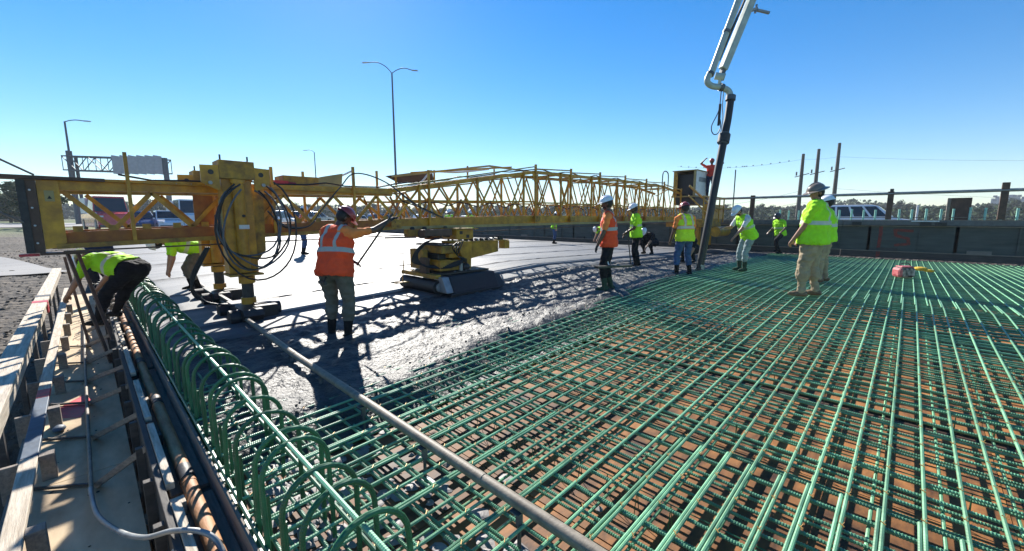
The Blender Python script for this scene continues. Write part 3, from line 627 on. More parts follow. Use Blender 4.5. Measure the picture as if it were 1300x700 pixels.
# carriage under the truss
cg = thing('roller_carriage', None, None); cg.parent = pv; cg.location = (0,0,0)
for kx_ in ('label','category','group'):
    if kx_ in cg: del cg[kx_]
def P(n, mb, m, bv=.008): return mb.build(n, m, cg, bevel=bv)
P('hanger_box', MB().box((5.38,-.82,1.15),(5.84,1.2,1.355)), 'yellow'); P('hanger_flange', MB().box((5.34,-.86,1.36),(5.95,1.25,1.385)), 'yellow_dirty', 0)
P('hanger_slot', MB().box((5.46,-.826,1.26),(5.54,-.821,1.33)), 'dark',0); P('hanger_slot', MB().box((5.64,-.826,1.18),(5.72,-.821,1.25)), 'dark',0); P('hanger_slot', MB().box((5.374,-.6,1.2),(5.379,-.35,1.3)), 'dark',0)
P('cross_beam', MB().box((4.62,-.78,1.24),(5.30,-.6,1.37)), 'brown'); P('cross_beam', MB().box((4.62,-.2,1.22),(5.30,-.02,1.36)), 'yellow_dirty'); P('drive_motor', MB().tube([(4.7,-.5,1.28),(5.2,-.5,1.28)], .09, 16), 'dark', 0); P('gearbox', MB().box((4.9,-.62,1.16),(5.1,-.35,1.35)), 'orange_rust', .01)
for x in (4.75,5.05,5.6): P('roller_wheel', MB().tube([(x,-.12,1.38),(x,-.17,1.38)], .04, 14), 'dark', 0)
P('pillar', MB().prism([(5.03,1.14),(5.40,1.14),(5.37,.52),(5.10,.52),(5.13,.85)], -1.28,-.75), 'yellow'); P('pillar_rib', MB().box((5.39,-1.1,.55),(5.43,-1.0,1.12)), 'yellow_dirty', 0)
P('arm', MB().prism([(5.44,1.08),(6.55,1.08),(6.55,.84),(5.44,.70)], -.86,-.72), 'yellow'); P('arm_flange', MB().box((5.42,-.90,1.085),(6.85,-.68,1.105)), 'yellow_dirty',0); P('arm_tip', MB().box((6.72,-.90,.90),(6.88,-.70,1.08)), 'yellow')
for k in range(9): P('chain_link', MB().tube([(5.5+.15*k,-.84,1.125),(5.5+.15*k,-.74,1.135)], .028, 8), 'dark' if k % 3 else 'grey', 0)
P('valve_block', MB().box((6.6,-.84,1.11),(6.68,-.76,1.2)), 'black', 0)
P('upper_tray', MB().box((4.60,-1.28,1.075),(5.00,-.5,1.10)), 'dark',0); P('upper_box', MB().box((4.64,-1.30,.93),(5.02,-.57,1.07)), 'yellow_dirty'); P('upper_box', MB().box((4.80,-1.32,.84),(5.02,-.9,.925)), 'yellow'); P('recess_shade_block', MB().box((4.62,-1.2,.80),(4.98,-.5,.925)), 'black', .02)  # last black block stands in for the shade of the recess between the boxes
P('lower_box', MB().box((4.58,-1.32,.60),(5.05,-.42,.79)), 'yellow_dirty', .01); P('lower_box_lid', MB().box((4.55,-1.35,.795),(4.80,-.40,.81)), 'yellow', 0)
P('bracket', MB().box((4.45,-.95,.62),(4.56,-.5,1.0)), 'yellow_dirty'); P('bracket', MB().box((4.40,-1.1,.56),(4.50,-.9,.85)), 'brown')
P('roller', MB().tube([(4.44,-1.46,.33),(4.44,-.30,.33)], .13, 24), 'black', 0); P('roller_end', MB().tube([(4.44,-1.50,.33),(4.44,-1.465,.33)], .08, 16), 'grey', 0); P('roller', MB().tube([(5.0,-1.40,.33),(5.0,-.30,.33)], .13, 24), 'black', 0)
P('frame_plate', MB().box((4.36,-1.45,.49),(4.50,-.30,.56)), 'yellow_dirty'); P('frame_plate', MB().box((4.505,-1.45,.545),(5.7,-.40,.575)), 'dark', 0)
P('skirt', MB().prism([(-1.72,.22),(-1.56,.53),(-1.0,.54),(-.95,.24)], 4.60, 5.75, 'X'), 'black', .02); P('skirt_end', MB().prism([(-1.70,.24),(-1.55,.52),(-1.3,.52),(-1.3,.24)], 4.44, 4.595, 'X'), 'grey', .01); P('skirt_lip', MB().box((4.5,-1.76,.17),(5.8,-1.68,.23)), 'black', .01)
P('skirt_end', MB().prism([(-1.68,.22),(-1.50,.46),(-1.0,.46),(-.95,.22)], 5.755, 5.95, 'X'), 'dark', .01)
P('float_tab', MB().box((4.0,-.7,.36),(4.30,-.5,.38)), 'yellow_dirty'); P('stay', MB().tube([(4.2,-.6,.38),(4.25,-.6,.8)], .010, 6), 'yellow', 0)
for q in range(6): P('bolt_head', MB().ell((4.9+.14*q,-1.35+.05*(q%2),.565),(.025,.025,.03),8,5), 'grey', 0)
P('fitting', MB().ell((5.2,-1.3,.64),(.10,.10,.08),10,6), 'dark', 0); P('fitting', MB().tube([(5.05,-1.35,.58),(5.05,-1.35,.72)], .04, 10), 'grey', 0)
P('rod', MB().tube([(4.0,-.35,1.22),(4.7,-.35,1.21)], .016, 8), 'dark', 0)
for k in range(7): P('hose', MB().tube(spline([(4.9+.03*k,-.75,1.2),(4.55-.03*k,-.95-.02*k,1.12),(4.30-.02*k,-1.0,.92-.02*k),(4.38+.03*k,-1.1,.70),(4.7+.05*k,-1.38,.66+.02*k),(5.1,-1.36,.72+.02*k)],6), .011, 6), 'black', 0)
for k in range(4): P('hose', MB().tube(spline([(5.0+.05*k,-1.3,1.13),(4.8+.05*k,-1.42,1.05-.03*k),(4.95,-1.38,.88),(5.2,-1.36,.70+.03*k)],6), .011, 6), 'black', 0)
# power unit on the right end
pu = thing('power_unit', None, None); pu.parent = pv
for kx_ in ('label','category','group'):
    if kx_ in pu: del pu[kx_]
def P(n, mb, m, bv=.01): return mb.build(n, m, pu, bevel=bv)
P('housing', MB().box((19.3,-.52,2.62),(21.0,-.505,3.72)), 'white'); P('housing', MB().box((20.98,-.50,2.62),(21.0,.5,3.72)), 'white'); P('housing', MB().box((19.3,.5,2.62),(21.0,.52,3.72)), 'cream'); P('roof', MB().box((19.25,-.57,3.725),(21.05,.57,3.76)), 'cream'); P('floor', MB().box((19.25,-.57,2.55),(21.05,.57,2.61)), 'cream')
P('door_post', MB().box((19.28,-.50,2.62),(19.31,-.40,3.72)), 'cream'); P('door_post', MB().box((19.28,.32,2.62),(19.31,.5,3.72)), 'yellow_dirty'); P('lettering_panel', MB().box((19.6,-.532,3.25),(20.6,-.522,3.45)), 'grey', 0)
P('engine', MB().box((19.5,-.48,2.62),(20.9,.45,3.6)), 'black', .05); P('lower_skirt', MB().box((19.3,-.5,2.2),(21.0,.45,2.54)), 'black')
P('end_beam', MB().box((18.9,-1.1,1.2),(21.2,.6,1.55)), 'yellow_dirty'); P('end_beam', MB().box((19.0,-1.2,1.56),(21.0,-1.0,2.2)), 'yellow')
for x in (19.2,20.6): P('end_leg', MB().box((x,-.8,.25),(x+.28,-.5,1.19)), 'yellow'); P('end_wheel', MB().tube([(x,-.65,.25),(x+.3,-.65,.25)], .17, 16), 'black', 0)
P('deck_plate', MB().box((18.6,-1.5,2.0),(21.3,-1.22,2.05)), 'yellow_dirty'); P('stair_rail', MB().bar((17.3,-1.0,2.9),(19.9,-1.3,1.9), .05, .09), 'yellow'); P('stair_rail', MB().bar((17.3,-1.0,2.5),(19.2,-1.3,1.6), .04, .06), 'yellow')
for x in (18.0,18.6,19.2,20.0,20.6): P('rail_post', MB().bar((x,-1.35,1.4),(x,-1.35,2.5), .05, .05), 'yellow')
P('rail', MB().bar((17.9,-1.35,2.5),(20.7,-1.35,2.5), .05, .05), 'yellow')
P('ladder_hoop', MB().tube(spline([(18.3,.6,2.9),(18.3,.6,3.5),(18.45,.6,3.68),(18.75,.6,3.68),(18.9,.6,3.5),(18.9,.6,2.9)],5), .025, 7), 'darkgrey', 0)
P('tall_post', MB().bar((21.1,-1.6,1.9),(21.1,-1.6,3.8), .04,.04), 'darkgrey', 0); P('fuel_tank', MB().tube([(19.2,-1.5,1.0),(20.6,-1.5,1.0)], .22, 16), 'yellow', 0)
# ------------------------------------------------------------ concrete placing boom and hose
bm_ = thing('concrete_pump_boom', 'pale pump boom arm with delivery pipe and black placing hose reaching down to the pour', 'concrete pump boom', (11.3,3.9,.25))
def W(p): return Vector(p)-Vector((11.3,3.9,.25))
hose = spline([W(p_) for p_ in [(11.25,3.91,.25),(11.51,3.86,1.33),(11.77,3.82,2.47),(12.05,3.77,3.66),(12.19,3.75,4.24),(12.30,3.75,4.78)]],6)
MB().tube(hose, .095, 16).build('placing_hose', 'black', bm_, True)
MB().tube([W((12.03,3.78,3.58)),W((12.09,3.775,3.80))], .15, 16).build('hose_clamp', 'dark', bm_, True)
MB().tube([W((12.02,3.78,3.55)),W((12.10,3.775,3.84))], .12, 16).build('hose_collar', 'darkgrey', bm_, True)
MB().tube([W((12.28,3.75,4.70)),W((12.30,3.75,4.82))], .125, 16).build('hose_clamp', 'darkgrey', bm_, True)
MB().tube([W((11.27,3.91,.24)),W((11.30,3.90,.36))], .112, 16).build('hose_end', 'grey', bm_, True)
MB().tube(spline([W(p_) for p_ in [(12.30,3.75,4.8),(12.27,3.82,4.96),(12.12,3.96,5.04),(11.97,4.12,5.07),(11.88,4.22,5.16),(11.90,4.23,5.30),(11.99,4.18,5.45)]],6), .078, 14).build('elbow_pipe', 'tube', bm_, True)
for a_, b_ in (((12.17,3.92,5.03),(12.10,3.98,5.05)),((11.95,4.2,5.36),(11.98,4.19,5.42))): MB().tube([W(a_),W(b_)], .10, 14).build('pipe_clamp', 'darkgrey', bm_, True)
MB().tube([W((11.99,4.18,5.42)),W((13.25,3.58,8.9))], .085, 16).build('delivery_pipe', 'tube', bm_, True)
for t_ in (.3,.62): p_ = W((11.99,4.18,5.42)).lerp(W((13.25,3.58,8.9)), t_); q_ = W((11.99,4.18,5.42)).lerp(W((13.25,3.58,8.9)), t_+.02); MB().tube([p_,q_], .10, 14).build('pipe_clamp', 'darkgrey', bm_, True)
MB().bar(W((12.23,3.97,5.52)), W((13.54,3.29,8.9)), .17, .19).build('boom_arm', 'tube', bm_, bevel=.02)
MB().bar(W((12.16,4.06,5.75)), W((13.42,3.40,8.9)), .035, .05).build('hydraulic_line', 'dark', bm_)
MB().tube([W((12.20,3.90,5.30)),W((12.10,4.12,5.36))], .09, 16).build('pivot', 'tube', bm_, True); MB().bar(W((12.16,4.0,5.28)), W((12.28,3.95,5.62)), .10,.12).build('link', 'darkgrey', bm_, bevel=.01); MB().bar(W((12.14,4.02,5.06)), W((12.18,4.0,5.32)), .06,.08).build('link', 'tube', bm_)
MB().bar(W((12.86,3.63,7.05)),W((13.02,3.46,7.12)),.07,.07).build('bracket', 'grey', bm_, bevel=.01); MB().bar(W((12.97,3.5,7.0)),W((13.0,3.48,7.22)),.05,.05).build('bracket', 'grey', bm_, bevel=.01); MB().bar(W((13.0,3.47,7.08)),W((13.22,3.22,7.0)),.07,.06).build('bracket', 'grey', bm_, bevel=.01)
MB().tube(spline([W(p_) for p_ in [(12.14,3.95,4.95),(12.05,3.95,4.44),(11.86,4.04,4.03),(11.86,4.0,3.83),(11.95,3.92,3.82),(12.04,3.87,4.03),(12.06,3.93,4.3)]],6), .014, 6).build('rope', 'darkgrey', bm_, True)
MB().tube([W((12.05,3.93,4.05)),W((12.07,3.93,4.6))], .035, 8).build('rope_grip', 'dark', bm_, True)
MB().tube(spline([W(p_) for p_ in [(12.2,3.9,5.1),(12.16,3.9,4.6),(12.1,3.85,4.2),(12.0,3.86,3.75)]],5), .012, 6).build('safety_chain', 'grey', bm_, True)
# ------------------------------------------------------------ people
def ik(a, b, l1, l2, hint):
    d = b-a; L_ = d.length; L_ = min(L_, (l1+l2)*.995); dn = d.normalized(); b = a+dn*L_
    x = (l1*l1-l2*l2+L_*L_)/(2*L_); h = math.sqrt(max(0, l1*l1-x*x)); hn = (hint-dn*hint.dot(dn)).normalized()
    return a+dn*x+hn*h, b
def cap_mesh(bm, a, b, ra, rb, n=10):
    d = b-a; L_ = d.length
    for p, r_ in ((a,ra),(b,rb)): bmesh.ops.create_icosphere(bm, subdivisions=2, radius=r_, matrix=Matrix.Translation(p))
    if L_ > 1e-5:
        q = Vector((0,0,1)).rotation_difference(d.normalized()).to_matrix().to_4x4()
        bmesh.ops.create_cone(bm, cap_ends=True, segments=14, radius1=ra, radius2=rb, depth=L_, matrix=Matrix.Translation((a+b)/2)@q)
def remesh(caps, vox, smooth=3):
    bm = bmesh.new()
    for c in caps: cap_mesh(bm, c[0], c[1], c[2], c[3])
    me = bpy.data.meshes.new('t'); bm.to_mesh(me); bm.free(); o = bpy.data.objects.new('t', me); C.objects.link(o)
    r_ = o.modifiers.new('r','REMESH'); r_.mode = 'VOXEL'; r_.voxel_size = vox
    if smooth: s_ = o.modifiers.new('s','SMOOTH'); s_.factor = .6; s_.iterations = smooth
    dg = bpy.context.evaluated_depsgraph_get(); res = bpy.data.meshes.new_from_object(o.evaluated_get(dg)); bpy.data.objects.remove(o); bpy.data.meshes.remove(me)
    res.polygons.foreach_set('use_smooth', [True]*len(res.polygons)); return res
def segd(p, c):
    a, b = c[0], c[1]; d = b-a; t = 0 if d.length_squared < 1e-9 else max(0, min(1, (p-a).dot(d)/d.length_squared)); return (p-a-d*t).length-(c[2]*(1-t)+c[3]*t)
def person(label, loc, rz, P_, shirt, pants, boots, vest=None, hat='helmet_white', skin='skin', sleeve='short', near=False, gloves=False, k=1.0, brim=False, group=None):
    root = thing('person', label, 'person', loc, rz, group); V = Vector
    lean = R(P_.get('lean',5)); hz = P_.get('hip',.93)+.012; hx = P_.get('hipx',0); wd_ = P_.get('w',1.0)*1.12
    d = V((math.sin(lean),P_.get('side',0),math.cos(lean))).normalized(); f = V((math.cos(lean),0,-math.sin(lean)))
    hip = V((hx,0,hz)); chest = hip+d*.34; sh = hip+d*.50; neck = hip+d*.56; tw_ = R(P_.get('twist',0)); lat = V((-math.sin(tw_),math.cos(tw_),0))
    hl = R(P_.get('head',10)); hyaw = R(P_.get('hyaw',0)); hd = V((math.sin(hl)*math.cos(hyaw),math.sin(hl)*math.sin(hyaw),math.cos(hl)))
    hc = neck+hd*.15; fwd = (V((math.cos(hyaw),math.sin(hyaw),0))-hd*V((math.cos(hyaw),math.sin(hyaw),0)).dot(hd)).normalized(); hs_ = hd.cross(fwd).normalized()
    caps = []
    def c(a, b, ra, rb, m): caps.append((V(a),V(b),ra,rb,m))
    y_ = lat*.07
    c(hip-V((0,.08,0))*wd_, hip+V((0,.08,0))*wd_, .118*wd_, .118*wd_, 1)
    c(hip+d*.10-y_*.9*wd_, hip+d*.10+y_*.9*wd_, .115*wd_, .115*wd_, 0 if hz < 2 else 0); c(hip+d*.10+f*.02-y_*.5, hip+d*.22+f*.02+y_*.5, .115*wd_, .12*wd_, 0)
    c(chest-y_*wd_, chest+y_*wd_, .118*wd_, .118*wd_, 0); c(sh-lat*.14*wd_-d*.03, sh+lat*.14*wd_-d*.03, .078*wd_, .078*wd_, 0); c(chest, sh, .11*wd_, .085, 0)
    c(neck-d*.03, neck+hd*.06, .058, .052, 2)
    c(hc, hc+hd*.02, .088, .085, 2); c(hc-hd*.05+fwd*.03, hc-hd*.075+fwd*.045, .058, .045, 2); c(hc+fwd*.085-hd*.01, hc+fwd*.103-hd*.03, .010, .016, 2)
    c(hc+hs_*.088-hd*.01, hc+hs_*.09-hd*.03, .018, .013, 2); c(hc-hs_*.088-hd*.01, hc-hs_*.09-hd*.03, .018, .013, 2)
    c(hc+fwd*.078+hs_*.03+hd*.018, hc+fwd*.078-hs_*.03+hd*.018, .016, .016, 2); c(hc+fwd*.083-hd*.058+hs_*.014, hc+fwd*.083-hd*.058-hs_*.014, .010, .010, 2)
    vx = .009 if near else .014
    for s_, ft in zip((1,-1), P_.get('feet', [(.0,.12,0),(.0,-.12,0)])):
        h0 = hip+V((0,.09*s_*wd_,-.03)); an = V((ft[0],ft[1],ft[2]+.09)); kn, an = ik(h0, an, .43, .405, V((1,.12*s_,0)))
        c(h0, kn, .098*wd_, .064*wd_, 1); c(kn, kn.lerp(an,.4), .066*wd_, .066*wd_, 1); bt = 1 if boots == 'boots_tan' else 3; c(kn.lerp(an,.4), kn.lerp(an,.62), .066*wd_, .058, 1); c(kn.lerp(an,.6), an, .060, .056 if bt == 1 else .050, bt)
        fa = R(ft[3] if len(ft) > 3 else 6*s_); fd = V((math.cos(fa),math.sin(fa),-.12 if ft[2] > .03 else 0))
        c(an-V((0,0,.045))-fd*.045, an-V((0,0,.05))+fd*.08, .045, .045, 3); c(an-V((0,0,.05))+fd*.08, an-V((0,0,.058))+fd*.15, .044, .032, 3)
    hm = 4 if gloves else 2
    for s_, hd_ in zip((1,-1), P_.get('hands', [(.12,.30,.80),(.12,-.30,.80)])):
        s0 = sh+lat*(.195*s_*wd_)-d*.035; wr = V(hd_[:3]); hint = V(hd_[3:6]) if len(hd_) > 3 else V((-.6,.35*s_,-.5)); el, wr = ik(s0, wr, .30, .26, hint)
        am = 5 if sleeve != 'none' else 2
        c(s0, s0.lerp(el,.72), .064, .056, am); c(s0.lerp(el,.6), el, .046, .043, 5 if sleeve == 'long' else 2); c(el, wr, .045, .029, 5 if sleeve == 'long' else 2)
        u = (wr-el).normalized(); gd = V(P_['grip'][0 if s_ > 0 else 1]).normalized() if 'grip' in P_ and P_['grip'][0 if s_ > 0 else 1] else None
        side_ = u.cross(V((0,0,1))); side_ = V((0,1,0)) if side_.length < .1 else side_.normalized()
        nrm = side_.cross(u).normalized(); palm = wr+u*.055
        c(wr+u*.02-side_*.012, palm+u*.02-side_*.018, .022, .019, hm); c(wr+u*.02+side_*.012, palm+u*.02+side_*.018, .022, .019, hm)
        for q, ln_ in zip((-.030,-.010,.010,.030),(.028,.034,.036,.031)):
            b0 = palm+u*.03+side_*q; b1 = b0+u*ln_-nrm*.012; b2 = b1+u*ln_*.3-nrm*ln_*.8; fr = .0095 if near else .012
            c(b0, b1, fr, fr*.95, hm); c(b1, b2, fr*.95, fr*.8, hm)
        t0 = wr+u*.035+side_*.03*s_; c(t0, t0+u*.03+side_*.022*s_-nrm*.012, .012, .011, hm); c(t0+u*.03+side_*.022*s_-nrm*.012, t0+u*.055+side_*.018*s_-nrm*.028, .011, .009, hm)
    if near: vx = .0075
    me = remesh(caps, vx, 3 if near else 2)
    mats = [shirt, pants, skin, boots, 'glove' if gloves else skin, shirt if sleeve != 'orange' else 'orange_sleeve']
    for m_ in mats: me.materials.append(M[m_])
    if len(me.materials) > 6: pass
    base = len(me.materials)-6; mi = []
    for p_ in me.polygons: 
        cc = p_.center; mi.append(base+min(caps, key=lambda q: segd(cc, q))[4])
    me.polygons.foreach_set('material_index', mi)
    # cloth folds
    co = [v.co.copy() for v in me.vertices]; nn_ = [v.normal.copy() for v in me.vertices]; isc = [0]*len(co)
    for p_, m_ in zip(me.polygons, mi):
        if m_-base in (0,1,5): 
            for v_ in p_.vertices: isc[v_] = 1
    for i_, v_ in enumerate(me.vertices):
        if isc[i_]: 
            q = co[i_]; v_.co = q+nn_[i_]*(.014*noise.noise(V((q.x*9,q.y*9,q.z*17+loc[0])))+.006*noise.noise(V((q.x*22,q.y*22,q.z*34))))
    b = bpy.data.objects.new('body', me); C.objects.link(b); b.parent = root
    if vest:
        e = .020
        vc = [(hip-d*.03-y_*wd_, hip-d*.03+y_*wd_, (.12+e)*wd_, (.12+e)*wd_), (hip+d*.05-y_*wd_, hip+d*.05+y_*wd_, (.118+e)*wd_, (.118+e)*wd_), (hip+d*.2-y_*wd_, hip+d*.2+y_*wd_, (.118+e)*wd_, (.118+e)*wd_), (chest-y_*wd_, chest+y_*wd_, .118*wd_+e, .118*wd_+e), (hip+d*.12, hip+d*.3, .125*wd_+e, .125*wd_+e),
              (sh-lat*.105*wd_-d*.03, sh+lat*.105*wd_-d*.03, .078*wd_+e*.8, .078*wd_+e*.8), (chest, sh-d*.02, .11*wd_+e, .085+e)]
        vm_ = remesh([tuple(map(lambda z: z, q)) for q in vc], .012 if near else .016, 2); vm_.materials.clear(); vm_.materials.append(M[vest])
        bb = bmesh.new(); bb.from_mesh(vm_); bmesh.ops.bisect_plane(bb, geom=bb.verts[:]+bb.edges[:]+bb.faces[:], plane_co=hip-d*P_.get('hem',.085), plane_no=-d, clear_outer=True); bb.to_mesh(vm_); bb.free()
        for v_ in vm_.vertices:
            q = v_.co.copy(); t_ = (q-hip).dot(d)/.56
            v_.co = q+v_.normal*(.014*noise.noise(V((q.x*8,q.y*8,q.z*14+loc[1])))+.009*noise.noise(V((q.x*20,q.y*20,q.z*20)))+max(0,.14-t_)*P_.get('flare',.07))
        at_ = vm_.attributes.new('vt','FLOAT_VECTOR','POINT'); at_.data.foreach_set('vector', [z for v_ in vm_.vertices for z in ((v_.co-hip).dot(d)/.56, (v_.co-hip).dot(lat), 0)])
        vo = bpy.data.objects.new('vest', vm_); C.objects.link(vo); vo.parent = root
        vm_.polygons.foreach_set('use_smooth',[True]*len(vm_.polygons))
    rot = Matrix((fwd, hs_, hd)).transposed().to_4x4(); T = Matrix.Translation(hc)@rot
    # hair / nape
    h = MB().ell((-.018,0,.005),(.092,.096,.098),16,10).build('hair', 'hair', root, True); h.matrix_local = T
    if P_.get('beard',1) : h = MB().ell((.045,0,-.068),(.05,.056,.04),12,8).build('beard', 'hair', root, True); h.matrix_local = T
    for s_ in (-1,1): h = MB().ell((.082,.03*s_,.0),(.010,.013,.008),8,6).build('eye', 'black', root, True); h.matrix_local = T
    if hat:
        hb = MB().ell((0,0,.045),(.132,.112,.105),22,14,zmin=-.05)
        ho = hb.build('hard_hat', hat, root, True); ho.matrix_local = T@Matrix.Rotation(R(6),4,'Y')
        bv_ = []; n_ = 28
        for i_ in range(n_):
            a = 2*math.pi*i_/n_; ex = (.055 if brim else .012)+(.050*max(0,math.cos(a))**2 if not brim else .0)
            for rr_, zz in ((1.0,.046),(1.0,.040),(1.0,.040),(1.0,.046)): pass
            r0 = Vector((.130*math.cos(a), .110*math.sin(a), .046)); r1 = Vector(((.130+ex)*math.cos(a), (.110+ex)*math.sin(a), .036-(.01 if brim else 0)))
            bv_ += [r0+Vector((0,0,.006)), r1+Vector((0,0,.005)), r1-Vector((0,0,.003)), r0-Vector((0,0,.004))]
        q = MB().add(bv_, [(i_*4+j_, i_*4+(j_+1)%4, ((i_+1)%n_)*4+(j_+1)%4, ((i_+1)%n_)*4+j_) for i_ in range(n_) for j_ in range(4)]).build('brim', hat, ho, True)
        q = MB().tube([(.118*math.cos(a),0,.050+.103*math.sin(a)) for a in [R(15+15*j_) for j_ in range(11)]], .010, 8).build('ridge', hat, ho, True)
    root.scale = (k,k,k); return root
def face(dx, dy): return math.atan2(dy, dx)
FX = math.radians(43.9)  # heading of the view axis
def local(root_loc, rz, p, k=1.0):
    d_ = Vector(p)-Vector(root_loc); return Vector((math.cos(rz)*d_.x+math.sin(rz)*d_.y, -math.sin(rz)*d_.x+math.cos(rz)*d_.y, d_.z))/k
def tool(name, label, cat, mbs, group=None):
    o = thing(name, label, cat, group=group)
    for n_, mb_, m_ in mbs: mb_.build(n_, m_, o, True)
    return o
# 1 man in orange vest, seen from behind, right arm up on a tool pole
L1 = (2.22, 5.30, .02); z1 = R(34)
person('man in orange vest and grey trousers, back turned, one arm raised to a pole', L1, z1,
  dict(lean=12, hip=.93, hipx=-.03, head=38, hyaw=-40, w=1.12, feet=[(.03,.14,0),(-.04,-.14,0,-14)], hands=[(.36,-.02,1.00,-.3,.6,-.6),(.42,-.56,1.56,-.1,-.5,-1)], twist=-14), 'orange_sleeve','grey_trousers','boots_black','vest_orange','helmet_red','skin_dark', near=True, gloves=True, sleeve='short', k=.99)
tool('float_pole', 'dark tool pole held across his chest by the man in the orange vest', 'tool pole', [('pole', MB().tube([(2.46,5.22,.98),(2.88,4.98,1.66)], .014, 10), 'dark')])
tool('trowel', 'flat dark trowel hanging at the hip of the man with the raised arm', 'trowel', [('blade', MB().box((1.98,5.12,.78),(2.02,5.30,.82)), 'dark'), ('handle', MB().tube([(2.0,5.2,.80),(2.06,5.24,.86)], .012, 8), 'dark')])
# 2 orange vest and white helmet with dark screed board
L2 = (6.85, 4.05, .22); z2 = R(118)
person('man in orange vest and white helmet standing in the concrete with a board', L2, z2,
  dict(lean=3, hip=.93, head=12, hyaw=6, feet=[(.05,.10,0),(-.05,-.11,0)], hands=[(.20,.22,.86),(.22,-.22,.88)], w=1.0), 'orange_sleeve','black_cloth','boots_green','vest_orange','helmet_white','skin_dark', sleeve='short', gloves=True)
tool('straightedge_board', 'dark straightedge board held low beside the white helmeted man in orange', 'straightedge', [('board', MB().bar((6.35,4.0,.72),(7.15,3.75,.70),.10,.04), 'dark'), ('handle', MB().tube([(6.75,3.98,.73),(6.70,4.10,1.06)], .014, 8), 'white')])
# 3 lime vest white helmet holding a rod
L3 = (10.75, 5.50, .22); z3 = R(130)
person('man in lime vest and white helmet holding a thin upright rod, black trousers', L3, z3,
  dict(lean=4, hip=.93, head=22, hyaw=0, feet=[(.0,.10,0),(-.12,-.10,0)], hands=[(.30,.10,.98),(.26,-.22,.92)]), 'lime','black_cloth','boots_black','vest_lime_plain','helmet_white','skin_dark', k=1.0)
tool('upright_rod', 'thin rod standing in the concrete, held by the man in lime vest and white helmet', 'rod', [('rod', MB().tube([(10.45,5.45,.2),(10.42,5.62,1.4)], .016, 8), 'dark')])
tool('rake', 'wooden handled rake leaning behind the white helmeted man in orange', 'rake', [('handle', MB().tube([(8.9,5.2,.3),(9.5,5.6,1.5)], .016, 8), 'lumber_old'), ('head', MB().bar((8.7,5.2,.27),(9.1,5.1,.27),.03,.08), 'dark')])
# 4 yellow-pink vest, jeans, red helmet
L4 = (10.0, 3.85, .22); z4 = R(62)
person('man in yellow and pink vest, blue jeans and red helmet beside the hose', L4, z4,
  dict(lean=4, hip=.93, head=12, w=1.04, feet=[(.03,.17,0),(-.03,-.17,0)], hands=[(.20,.26,.86),(.22,-.30,.92)]), 'orange_sleeve','jeans','boots_black','vest_yellow_pink','helmet_red','skin_dark', sleeve='short', k=.98)
# 5 lime vest bending at the hose
L5 = (11.75, 3.02, .24); z5 = R(140)
person('man in lime vest and pale jeans bending toward the black hose', L5, z5,
  dict(lean=26, hip=.92, hipx=-.12, head=46, feet=[(.0,.09,0),(.0,-.11,0)], hands=[(.42,.18,.86),(.50,-.10,1.12)], beard=1), 'white_shirt','pale_jeans','boots_green','vest_lime_plain','helmet_white','skin', sleeve='short')
# 6 lime shirt black trousers stepping by the wall
L6 = (14.9, 4.0, .22)
p6 = None
person('man in lime shirt and black trousers stepping over bars near the dark barrier form', (20.2,3.85,.09), R(150),
  dict(lean=12, hip=.86, hipx=.0, head=35, feet=[(.25,.12,.12),(-.2,-.12,0)], hands=[(.40,.40,.95),(.2,-.36,.9)]), 'lime','black_cloth','boots_black','vest_lime_plain','helmet_black','skin_dark', k=1.02)
# 7 big man, lime shirt/vest, khaki trousers, brown full-brim hat
L7 = (8.38, 1.12, .29); z7 = R(92)
person('heavy man in lime shirt, khaki trousers and brown brimmed hat on the bar mat', L7, z7,
  dict(lean=-1, hip=.94, hipx=0, head=14, hyaw=38, w=1.30, feet=[(.08,.12,0,10),(-.08,-.15,0,-8)], hands=[(.24,.20,.92,-.6,.5,-.4),(.20,-.22,.92,-.7,-.5,-.3)], beard=0), 'lime','khaki','boots_tan','vest_shirt','helmet_brown','skin', near=True, k=1.04, brim=True)
# 8 man behind him
person('man in lime vest and white helmet, hidden behind the heavy man with the brown hat', (10.75,1.22,.26), R(95),
  dict(lean=2, hip=.94, head=8, w=1.1, feet=[(.05,.12,0),(-.05,-.12,0)]), 'lime','khaki','boots_tan','vest_shirt','helmet_white','skin', k=1.0)
# 9 far bent man
person('bent over man in pale lime shirt far across the slab near the dark wall', (17.6,10.6,.16), R(150),
  dict(lean=78, hip=.82, hipx=-.15, head=110, feet=[(.0,.12,0),(.05,-.12,0)], hands=[(.62,.16,.25),(.60,-.14,.25)]), 'lime','black_cloth','boots_black','vest_lime_plain','helmet_white','skin')
# 10 crouching
person('crouching man in dark clothes and white helmet at the far edge of the slab', (15.2,7.2,.22), R(170),
  dict(lean=48, hip=.42, hipx=-.18, head=62, w=1.2, feet=[(.05,.16,0),(.1,-.16,0)], hands=[(.5,.2,.25),(.5,-.2,.25)]), 'black_cloth','black_cloth','boots_black',None,'helmet_white','skin')
person('second crouching man in black beside the left of the placing hose', (13.2,4.9,.22), R(175),
  dict(lean=52, hip=.40, hipx=-.18, head=66, w=1.1, feet=[(.05,.16,0),(.1,-.16,0)], hands=[(.45,.2,.2),(.45,-.2,.2)]), 'black_cloth','black_cloth','boots_black',None,'helmet_white','skin')
# 11 bent worker left
person('man in lime shirt and black trousers bent over the hoops', (.16,9.0,-.04), R(136),
  dict(lean=72, hip=.80, hipx=-.42, head=104, w=1.12, hem=-.06, flare=-.10, feet=[(.0,.20,.0),(.12,-.20,.0)], hands=[(.42,.26,.30),(.46,-.22,.32)]), 'lime','black_cloth','boots_black','vest_shirt','helmet_white','skin', near=True, k=1.04)
